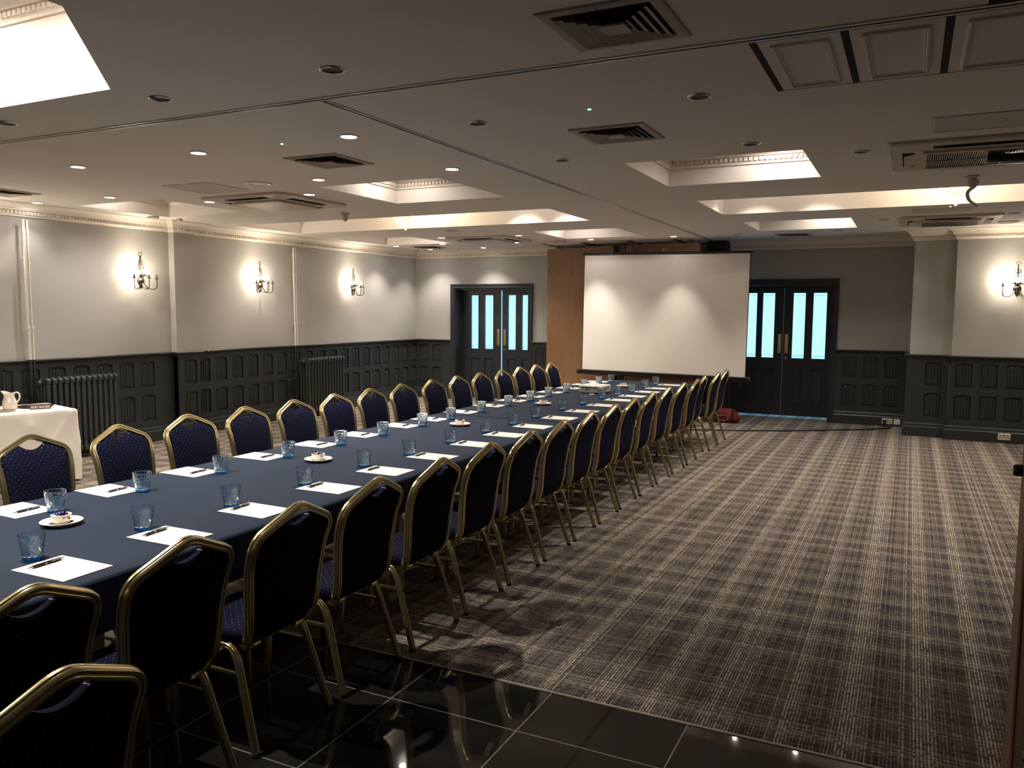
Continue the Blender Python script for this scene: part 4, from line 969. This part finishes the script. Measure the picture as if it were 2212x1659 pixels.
gl0, pen0, pap0 = make_tumbler(), make_pen(), make_paper(); pen0.scale = (1.2, 1.2, 1.2)
first = [True]
def place(src, loc, rz, label, cat, group, used=[set()]):
    if id(src) not in used[0]: used[0].add(id(src)); o = src
    else: o = link_copy(src)
    o.location = loc; o.rotation_euler.z = rz; tag(o, label, cat, group); return o
TT = TZ+.001
pY = [1.951, 2.455, 2.972, 3.539, 4.081, 4.632, 5.209, 5.728, 6.258, 6.854, 7.425, 8.00, 8.56, 9.03, 9.59, 10.09, 10.64]
gRx = [-3.09, -3.07, -3.04, -3.05, -3.075, -3.05, -3.06, -3.08, -3.08, -3.09, -3.09, -3.095, -3.10, -3.07, -3.04, -3.06, -3.06]
gRy = [1.975, 2.475, 2.975, 3.54, 4.13, 4.61, 5.18, 5.77, 6.28, 6.77, 7.42, 8.00, 8.60, 9.04, 9.50, 10.12, 10.62]
for i, y in enumerate(pY):
    z = TT + (.0016 if y > 6.4 else 0); rz = R((1.0, 0.5, -1.0, .8, .2, -.6)[i % 6]); who = ORD[i]+' place' if i else 'nearest place'
    place(pap0, (-3.025, y-.105, z), rz, 'white paper sheet on the right side of the navy table, %s' % who, 'paper', 'paper sheets along the right side')
    place(pen0, (-2.970+.004*math.sin(i*2.1), y-.005, z+.0017), R(4+3*math.sin(i)), 'black pen on a sheet on the right side, %s' % who, 'pen', 'pens along the right side')
    place(gl0, (gRx[i], gRy[i], z), i*1.3, 'blue-tinted tumbler beside a right side sheet, %s' % who, 'glass', 'tumblers along the right side')
gLy = [2.47, 2.97, 3.53, 4.12, 4.68, 5.21, 5.79, 6.27, 6.85, 7.44, 7.98, 8.48, 9.02, 9.62, 10.15, 10.66]
for i, y in enumerate(gLy):
    z = TT + (.0016 if y > 6.4 else 0); rz = R((-2, -4, -1, 1, 0, -1)[i % 6]); who = ORD[i]+' place' if i else 'nearest place'
    place(pap0, (-4.050, y-.03-.105, z), rz+0.0, 'white paper sheet on the left side of the navy table, %s' % who, 'paper', 'paper sheets along the left side')
    place(pen0, (-3.845, y-.03, z+.0017), R(3+3*math.sin(i+1)), 'black pen on a sheet on the left side, %s' % who, 'pen', 'pens along the left side')
    place(gl0, (-3.715, y+.03, z), i*1.7+.4, 'clear and blue cut tumbler beside a left side sheet, %s' % who, 'glass', 'tumblers along the left side')
# saucers with ramekins of sweets
def make_saucer():
    mb = MB(); mb.lathe([(.0001, .004), (.045, .004), (.052, 0), (.056, 0), (.060, .006), (.088, .0165), (.0905, .019), (.088, .0205), (.060, .010), (.050, .0095), (.0001, .0095)], 40, cap0=False, cap1=False); return mb.build('saucer', 'porcelain', None)
def make_ramekin():
    mb = MB(); mb.lathe([(.0001, 0), (.036, 0), (.038, .003), (.042, .034), (.044, .036), (.044, .039), (.041, .040), (.039, .036), (.036, .006), (.0001, .005)], 40, cap0=False, cap1=False,
        mod=lambda a, z, j: .0007*math.cos(a*24) if .004 < z < .033 and j < 4 else 0); return mb.build('ramekin', 'porcelain', None)
def make_doily():
    mb = MB(); mb.box((-.043, -.043, 0), (.043, .043, .0010)); return mb.build('napkin', 'doily', None, smooth=0)
def make_sweet():
    t = empty('wrapped_sweet'); mb = MB(); mb.lathe([(.0005, -.012), (.005, -.010), (.0095, -.004), (.0078, .004), (.005, .010), (.0005, .012)], 10, axis='x'); mb.build('sweet_body', 'sweet0', t)
    for s_ in (-1, 1):
        mb = MB(); mb.add([(s_*.011, 0, 0), (s_*.021, -.007, .003), (s_*.021, .007, -.002), (s_*.022, 0, .006), (s_*.0215, .001, -.005)], [(0, 1, 3), (0, 3, 2), (0, 2, 4), (0, 4, 1)]); mb.build('wrapper_twist', 'sweet0', t, smooth=0)
    return t
sa0, ra0, do0 = make_saucer(), make_ramekin(), make_doily(); sweets = []
for i in range(6):
    s_ = make_sweet() if i == 0 else link_copy(sweets[0])
    if i:
        for c in s_.children: c.data = c.data.copy(); c.data.materials[0] = M['sweet%d' % i]
    sweets.append(s_)
sw_names = ['red', 'blue', 'dark plum', 'gold', 'pale blue', 'violet']
for i, (x, y, where) in enumerate(((-3.47, 2.36, 'nearest dish'), (-3.45, 4.14, 'second dish'), (-3.45, 6.00, 'third dish'), (-3.44, 7.74, 'fourth dish'), (-3.33, 10.05, 'dish behind the projector'))):
    z = TT+(.0016 if y > 6.4 else 0)
    place(sa0, (x, y, z), 0, 'white saucer on the navy cloth, %s' % where, 'saucer', 'saucers down the middle of the table')
    place(do0, (x, y, z+.0086), R(20+i*9), 'black paper napkin under a ramekin, %s' % where, 'napkin', 'napkins on the saucers')
    place(ra0, (x, y, z+.0097), 0, 'white ramekin filled with wrapped sweets, %s' % where, 'bowl', 'sweet bowls down the middle of the table')
    n = (12, 10, 9, 8, 7)[i]; cols = ((0, 1, 4, 0, 1, 0, 3, 4, 1, 0, 2, 1), (3, 3, 1, 3, 1, 4, 1, 3, 1, 5), (2, 5, 2, 0, 3, 2, 5, 2, 0), (2, 3, 2, 3, 0, 2, 3, 3), (3, 2, 3, 3, 2, 3, 3))[i]
    seen = {}
    for k in range(n):
        a = k*2.4; rr = .008+.024*math.sqrt(k/n) if k < n-3 else .010; h = .030 if k < n-3 else .041
        c = cols[k]; seen[c] = seen.get(c, 0)+1
        o = place(sweets[c], (x+rr*math.cos(a), y+rr*math.sin(a), z+.0092+h), a*1.3, '%s foil sweet in the ramekin, %s' % (sw_names[c], where), 'sweet', '%s sweets in the %s' % (sw_names[c], where))
        o.rotation_euler.x = .3*math.sin(k*2.7); o.rotation_euler.y = .5*math.sin(k*1.9)
for s_ in sweets:
    if 'label' not in s_:
        for c in list(s_.children): bpy.data.objects.remove(c)
        bpy.data.objects.remove(s_)
# projector with cables
t = empty('projector', (-3.41, 9.20, TT+.0016), R(-2)); tag(t, 'white projector with rear sockets towards the camera, on the navy cloth', 'projector')
mb = MB(); mb.bbox((-.150, -.13, .012), (.150, .16, .095), .010); mb.build('body', 'projector', t, smooth=0)
mb = MB(); mb.lathe([(.075, .094), (.062, .108), (.035, .118), (.0001, .121)], 28, (-.035, .06, 0), cap0=False, cap1=False); mb.build('lens_hump', 'projector', t)
mb = MB(); mb.lathe([(.032, .155), (.034, .168), (.026, .170)], 20, (-.05, 0, .055), 'y'); mb.build('lens', 'black', t)
mb = MB(); mb.box((-.125, -.1325, .030), (.095, -.129, .085)); mb.build('port_plate', 'white_metal', t, smooth=0)
for k, (x0, x1, z0, z1) in enumerate(((-.122, -.114, .066, .074), (-.108, -.088, .060, .078), (-.084, -.070, .064, .074), (-.066, -.044, .060, .078), (-.040, -.014, .062, .076), (-.010, .016, .062, .076), (.020, .036, .062, .074), (.046, .066, .060, .078), (.070, .090, .060, .078), (-.060, -.010, .040, .052), (-.10, -.092, .038, .054), (.05, .064, .036, .044))):
    mb = MB(); mb.box((x0, -.1345, z0), (x1, -.132, z1)); mb.build('socket', 'black', t, smooth=0)
mb = MB()
for k in range(7): mb.box((.1495, -.09+k*.03, .035), (.1515, -.075+k*.03, .08))
mb.build('side_vent', 'dark', t, smooth=0)
for x in (-.12, .12):
    mb = MB(); mb.lathe([(.010, 0), (.012, .012)], 12, (x, -.10, 0)); mb.build('foot', 'black', t)
pts = []
for i in range(60):
    a = i*.42; pts.append((-3.40+.055*math.cos(a)*(1+.3*math.sin(i*.31))+.02*math.sin(i*.2), 8.985+.030*math.sin(a)*(1+.3*math.cos(i*.23)), TT+.006+.0016+.010*abs(math.sin(i*.17))))
mb = MB(); mb.tube(pts, .004, 7); o = mb.build('cable', 'black', None); tag(o, 'tangled black cable lying in front of the projector', 'cable')
mb = MB(); mb.bbox((-3.37, 8.895, TT+.0016), (-3.31, 8.925, TT+.014), .003); o = mb.build('remote_control', 'projector', None, smooth=0); tag(o, 'small white remote control beside the tangled cable', 'remote control')

# ------------------------------------------------------------------ side table at the left with a white cloth
ST = Matrix.Translation((-7.485, 5.303, 0)) @ Matrix.Rotation(R(-14), 4, 'Z'); SZ = .73
def st(x, y, z=SZ): v = ST @ Vector((x, y, z)); return (v.x, v.y, v.z)
t = empty('side_table', (-7.485, 5.303, 0), R(-14)); tag(t, 'trestle side table standing under the white cloth', 'table')
mb = MB(); mb.bbox((-.75, -1.82, SZ-.035), (-.012, -.012, SZ-.006), .004); mb.build('tabletop', 'tabletop', t, smooth=0)
for x in (-.68, -.08):
    for y in (-1.7, -.12):
        mb = MB(); mb.tube([(x, y, SZ-.035), (x, y, 0)], .014, 10); mb.build('leg', 'tableleg', t)
mb = MB(); N_ = 14
def rrect(x0, x1, y0, y1, r, seg=5):
    pts = []
    for cx, cy, a0 in ((x1-r, y1-r, 0), (x0+r, y1-r, 90), (x0+r, y0+r, 180), (x1-r, y0+r, 270)):
        for k in range(seg+1): a = R(a0+90*k/seg); pts.append((cx+r*math.cos(a), cy+r*math.sin(a)))
    return pts
def dense(poly, step=.03):
    out = []
    for i in range(len(poly)):
        a, b = poly[i], poly[(i+1) % len(poly)]; L = math.hypot(b[0]-a[0], b[1]-a[1]); k = max(1, int(L/step))
        for j in range(k): out.append((a[0]+(b[0]-a[0])*j/k, a[1]+(b[1]-a[1])*j/k))
    return out
base = dense(rrect(-.780, .014, -1.865, .014, .03)); n = len(base); vs = []; fs = []
lv = [(SZ, -.018), (SZ-.006, -.004), (SZ-.02, 0)]+[(SZ-.02-(SZ-.045)*k/26, 0) for k in range(1, 27)]
cxm, cym = -.3825, -.925
for z, off in lv:
    k = (SZ-z)/SZ
    for i, (x, y) in enumerate(base):
        dx, dy = x-cxm, y-cym; ax = 1 if x > -.01 else (-1 if x < -.755 else 0); ay = 1 if y > -.01 else (-1 if y < -1.84 else 0)
        wob = k*(.010*math.sin(y*7+x*9)+.006*math.sin(y*17+x*13)); al = y if ax else x; tri = lambda q: 1-abs((q % 1)-.5)*2
        e = off+wob+k*.012+min(1, k*6)*.020*(max(0, tri((al+(SZ-z)*.9)/.62)-.55)+max(0, tri((al-(SZ-z)*1.1+.2)/.74)-.6))
        # folded corner: a diagonal tuck near the visible corner
        if ax > 0 and y > -.42:
            lin_ = (-y-.04)/.42; tuck = max(0, 1-abs(k*1.15-lin_)*9); e += .014*tuck
            if k*1.15 < lin_: e -= .010
        vs.append((x+e*ax, y+e*ay, z+(.004*math.sin(x*8+y*11) if z < .1 else 0)))
for j in range(len(lv)-1):
    for i in range(n): fs.append((j*n+(i+1)%n, j*n+i, (j+1)*n+i, (j+1)*n+(i+1)%n))
fs.append(tuple(range(n)))
mb.add(vs, fs); mb.xf(ST); o = mb.build('tablecloth', 'whitecloth', None, smooth=40); tag(o, 'white linen cloth reaching the floor over the side table at the left edge', 'tablecloth')
# milk jug on a plate
jx, jy = -7.886, 4.885
mb = MB(); mb.lathe([(.0001, 0), (.06, 0), (.10, .008), (.105, .012), (.10, .013), (.06, .012), (.0001, .012)], 36, (jx-.02, jy-.05, SZ), cap0=False, cap1=False); o = mb.build('plate', 'porcelain', None); tag(o, 'white plate under the milk jug', 'plate')
t = empty('milk_jug', (jx, jy, SZ+.0135), R(26)); tag(t, 'white porcelain milk jug with curved handle on the side table', 'jug')
mb = MB(); prof = [(.045, 0), (.058, .01), (.066, .05), (.060, .085), (.046, .12), (.044, .145), (.052, .172)]
vs = []; n = 32
for pi_, (r, z) in enumerate(prof):
    for i in range(n):
        a = 2*math.pi*i/n; lip = max(0, (z-.11)/.062); rr = r*(1+.45*lip*max(0, math.cos(a+math.pi))**3); zz = z+lip*(.012*max(0, math.cos(a+math.pi))**2-.018*(1-abs(math.cos(a)))-.0*math.cos(a)); vs.append((rr*math.cos(a), rr*math.sin(a), zz))
inner = [(x*.93, y*.93, max(.006, z-.001)) for x, y, z in vs[::-1]]
k = len(prof); mb.add(vs, [(j*n+i, j*n+(i+1)%n, (j+1)*n+(i+1)%n, (j+1)*n+i) for j in range(k-1) for i in range(n)]+[tuple(range(n-1, -1, -1))])
vi = [(x*.93, y*.93, z+.002 if z < .01 else z) for x, y, z in vs]; mb.add(vi, [(j*n+(i+1)%n, j*n+i, (j+1)*n+i, (j+1)*n+(i+1)%n) for j in range(k-1) for i in range(n)]+[tuple(range(n))])
K_ = len(mb.v); top = (k-1)*n; mb.f += [(top+i, top+(i+1)%n, k*n+top+(i+1)%n, k*n+top+i) for i in range(n)]; mb.mi += [0]*n
mb.build('body', 'porcelain', t, smooth=50)
mb = MB(); mb.tube(fillet([(.042, 0, .150), (.075, 0, .178), (.105, 0, .150), (.098, 0, .10), (.062, 0, .062)], .03, 6), prof=[(.007*math.cos(a), .010*math.sin(a)) for a in [2*math.pi*i/10 for i in range(10)]], binorm=(0, 1, 0)); mb.build('handle', 'porcelain', t)
# silver tray, spoon, saucers
mb = MB(); mb.lathe([(.0001, .003), (.13, .003), (.155, .012), (.165, .014), (.160, .016), (.13, .007), (.0001, .006)], 40, (-7.97, 5.20, SZ), cap0=False, cap1=False); o = mb.build('tray', 'chrome', None); tag(o, 'round silver tray behind the hot water sign', 'tray')
for k, (dx, dy, a) in enumerate(((-.03, -.02, .3), (.02, .04, .9))):
    t = empty('spoon', (-7.97+dx, 5.20+dy, SZ+.008), a); tag(t, ('teaspoon lying across the silver tray, nearer one', 'teaspoon lying across the silver tray, farther one')[k], 'spoon')
    mb = MB(); mb.tube([(-.02, 0, .004), (.05, 0, .008), (.09, 0, .004)], prof=[(-.003, -.001), (.003, -.001), (.003, .001), (-.003, .001)]); mb.build('handle', 'chrome', t)
    mb = MB(); mb.lathe([(.0001, -.003), (.010, -.001), (.015, .002)], 16, (-.038, 0, .004), cap0=False, cap1=False); mb.v = [((x+.038)*1.5-.038, y, z) for x, y, z in mb.v]; mb.build('bowl', 'chrome', t)
a_, b_ = Vector((-7.800, 5.030, SZ)), Vector((-7.712, 5.178, SZ)); t = empty('table_sign', tuple(a_), math.atan2((b_-a_).y, (b_-a_).x)); tag(t, 'small maroon block sign reading HOT WATER in white', 'sign'); L = (b_-a_).length+.01
mb = MB(); mb.add([(0, 0, 0), (L, 0, 0), (L, .03, 0), (0, .03, 0), (0, .010, .042), (L, .010, .042), (L, .018, .042), (0, .018, .042)], [(3, 2, 1, 0), (4, 5, 6, 7), (0, 1, 5, 4), (1, 2, 6, 5), (2, 3, 7, 6), (3, 0, 4, 7)]); mb.build('block', 'sign', t, smooth=0)
fc = bpy.data.curves.new('lettering', 'FONT'); fc.body = 'HOT WATER'; fc.size = .031; fc.align_x = 'CENTER'; fc.align_y = 'CENTER'; fc.extrude = .0004; fc.offset = .0006; fc.materials.append(M['signtext'])
tmp = bpy.data.objects.new('tmp', fc); COL.objects.link(tmp); bpy.context.view_layer.update()
me = bpy.data.meshes.new_from_object(tmp.evaluated_get(bpy.context.evaluated_depsgraph_get())); bpy.data.objects.remove(tmp)
lo = bpy.data.objects.new('lettering', me); COL.objects.link(lo); lo.parent = t; lo.location = (L/2, .0045, .021); lo.rotation_euler = (R(90)-math.atan2(.010, .042), 0, 0)
wd_ = max(v.co.x for v in me.vertices)-min(v.co.x for v in me.vertices); lo.scale = ((L-.02)/wd_, 1, 1)
mb = MB(); mb.lathe([(.025, 0), (.030, .004), (.034, .07), (.032, .07), (.028, .006), (.0001, .005)], 24, (-7.985, 4.80, SZ), cap1=False); o = mb.build('cup', 'salmon', None); tag(o, 'salmon coloured cup at the left edge, half hidden by the jug', 'cup')

# ------------------------------------------------------------------ bag, floor cable, sockets
t = empty('holdall_bag', (-2.61, 12.88, 0), R(4)); tag(t, 'red holdall on the carpet in front of the right doors', 'bag')
mb = MB(); n = 28; rings = []
for k, (sx, sy, z) in enumerate(((.20, .11, 0), (.245, .135, .015), (.255, .14, .07), (.235, .125, .14), (.19, .09, .195), (.10, .04, .215))):
    rings.append([(sx*math.copysign(abs(math.cos(a))**.6, math.cos(a))*(1+.03*math.sin(5*a+k)), sy*math.copysign(abs(math.sin(a))**.6, math.sin(a))*(1+.05*math.sin(3*a+k*2)), z+.008*math.sin(4*a+k)*(k > 1)) for a in [2*math.pi*i/n for i in range(n)]])
mb.add([p for r in rings for p in r], [(j*n+i, j*n+(i+1)%n, (j+1)*n+(i+1)%n, (j+1)*n+i) for j in range(5) for i in range(n)]+[tuple(range(n-1, -1, -1)), tuple(range(5*n, 6*n))]); mb.build('body', 'red', t, smooth=60)
mb = MB(); mb.tube(fillet([(-.12, -.145, .10), (-.10, -.155, .155), (.06, -.155, .160), (.09, -.148, .10)], .04), .009, 8); mb.build('handle', 'black', t)
for x in (-.10, .17):
    mb = MB(); mb.tube(fillet([(x, -.142, .01), (x, -.150, .07), (x, -.13, .16), (x, -.02, .225)], .03), prof=[(-.002, -.018), (.002, -.018), (.002, .018), (-.002, .018)], binorm=(1, 0, 0)); mb.build('strap', 'black', t)
mb = MB(); mb.tube([(.02+.085*math.cos(2*math.pi*i/24), -.16, .085+.045*math.sin(2*math.pi*i/24)) for i in range(24)], .004, 6, closed=True); mb.build('cord_loop', 'redwhite', t)
mb = MB(); pts = fillet([(-2.95, 11.66, .011), (-2.2, 11.95, .011), (-1.555, 12.277, .011), (-.9, 12.72, .011), (-.45, 13.05, .011), (-.22, 13.30, .011), (-.20, 13.50, .011), (-.285, 13.53, .03), (-.295, 13.56, .070)], .1, 5); mb.tube(pts, .011, 8)
o = mb.build('extension_cable', 'black', None); tag(o, 'black cable running along the carpet to the wall socket', 'cable')
def socket(x, y, z, label, white=False, plug=False):
    t = empty('wall_socket', (x, y, z)); tag(t, label, 'socket'); w = .045 if white else .074
    mb = MB(); mb.bbox((-w, -.010, -.043), (w, 0, .043), .003); mb.build('faceplate', 'white_metal' if white else 'brasspl', t, smooth=0)
    if not white:
        for s_ in (-1, 1):
            mb = MB(); mb.box((s_*.038-.005, -.0115, .004), (s_*.038+.005, -.0095, .020)); mb.box((s_*.038-.017, -.0115, -.018), (s_*.038-.007, -.0095, -.008)); mb.box((s_*.038+.007, -.0115, -.018), (s_*.038+.017, -.0095, -.008)); mb.build('socket_holes', 'black', t, smooth=0)
        mb = MB(); mb.bbox((-.014, -.016, .012), (-.003, -.009, .03), .002); mb.bbox((.003, -.016, .012), (.014, -.009, .03), .002); mb.build('switch', 'black', t, smooth=0)
        if plug: mb = MB(); mb.bbox((-.062, -.05, -.03), (-.014, -.010, .024), .006); mb.build('plug', 'black', t, smooth=0)
    else:
        mb = MB(); mb.box((-.018, -.0115, -.024), (.018, -.0095, -.018)); mb.build('slot', 'grille', t, smooth=0)
M['brasspl'] = mat('pale_brass', (0.80, 0.72, 0.52), 0.35, 0.5)
socket(-.262, YB-.052, .075, 'brass double socket with a black plug beside the right doors', plug=True)
socket(-.125, YB-.052, .075, 'small white outlet plate in the dark skirting corner', white=True)
socket(1.19, 12.62-.052, .085, 'brass double socket low on the right hand skirting')
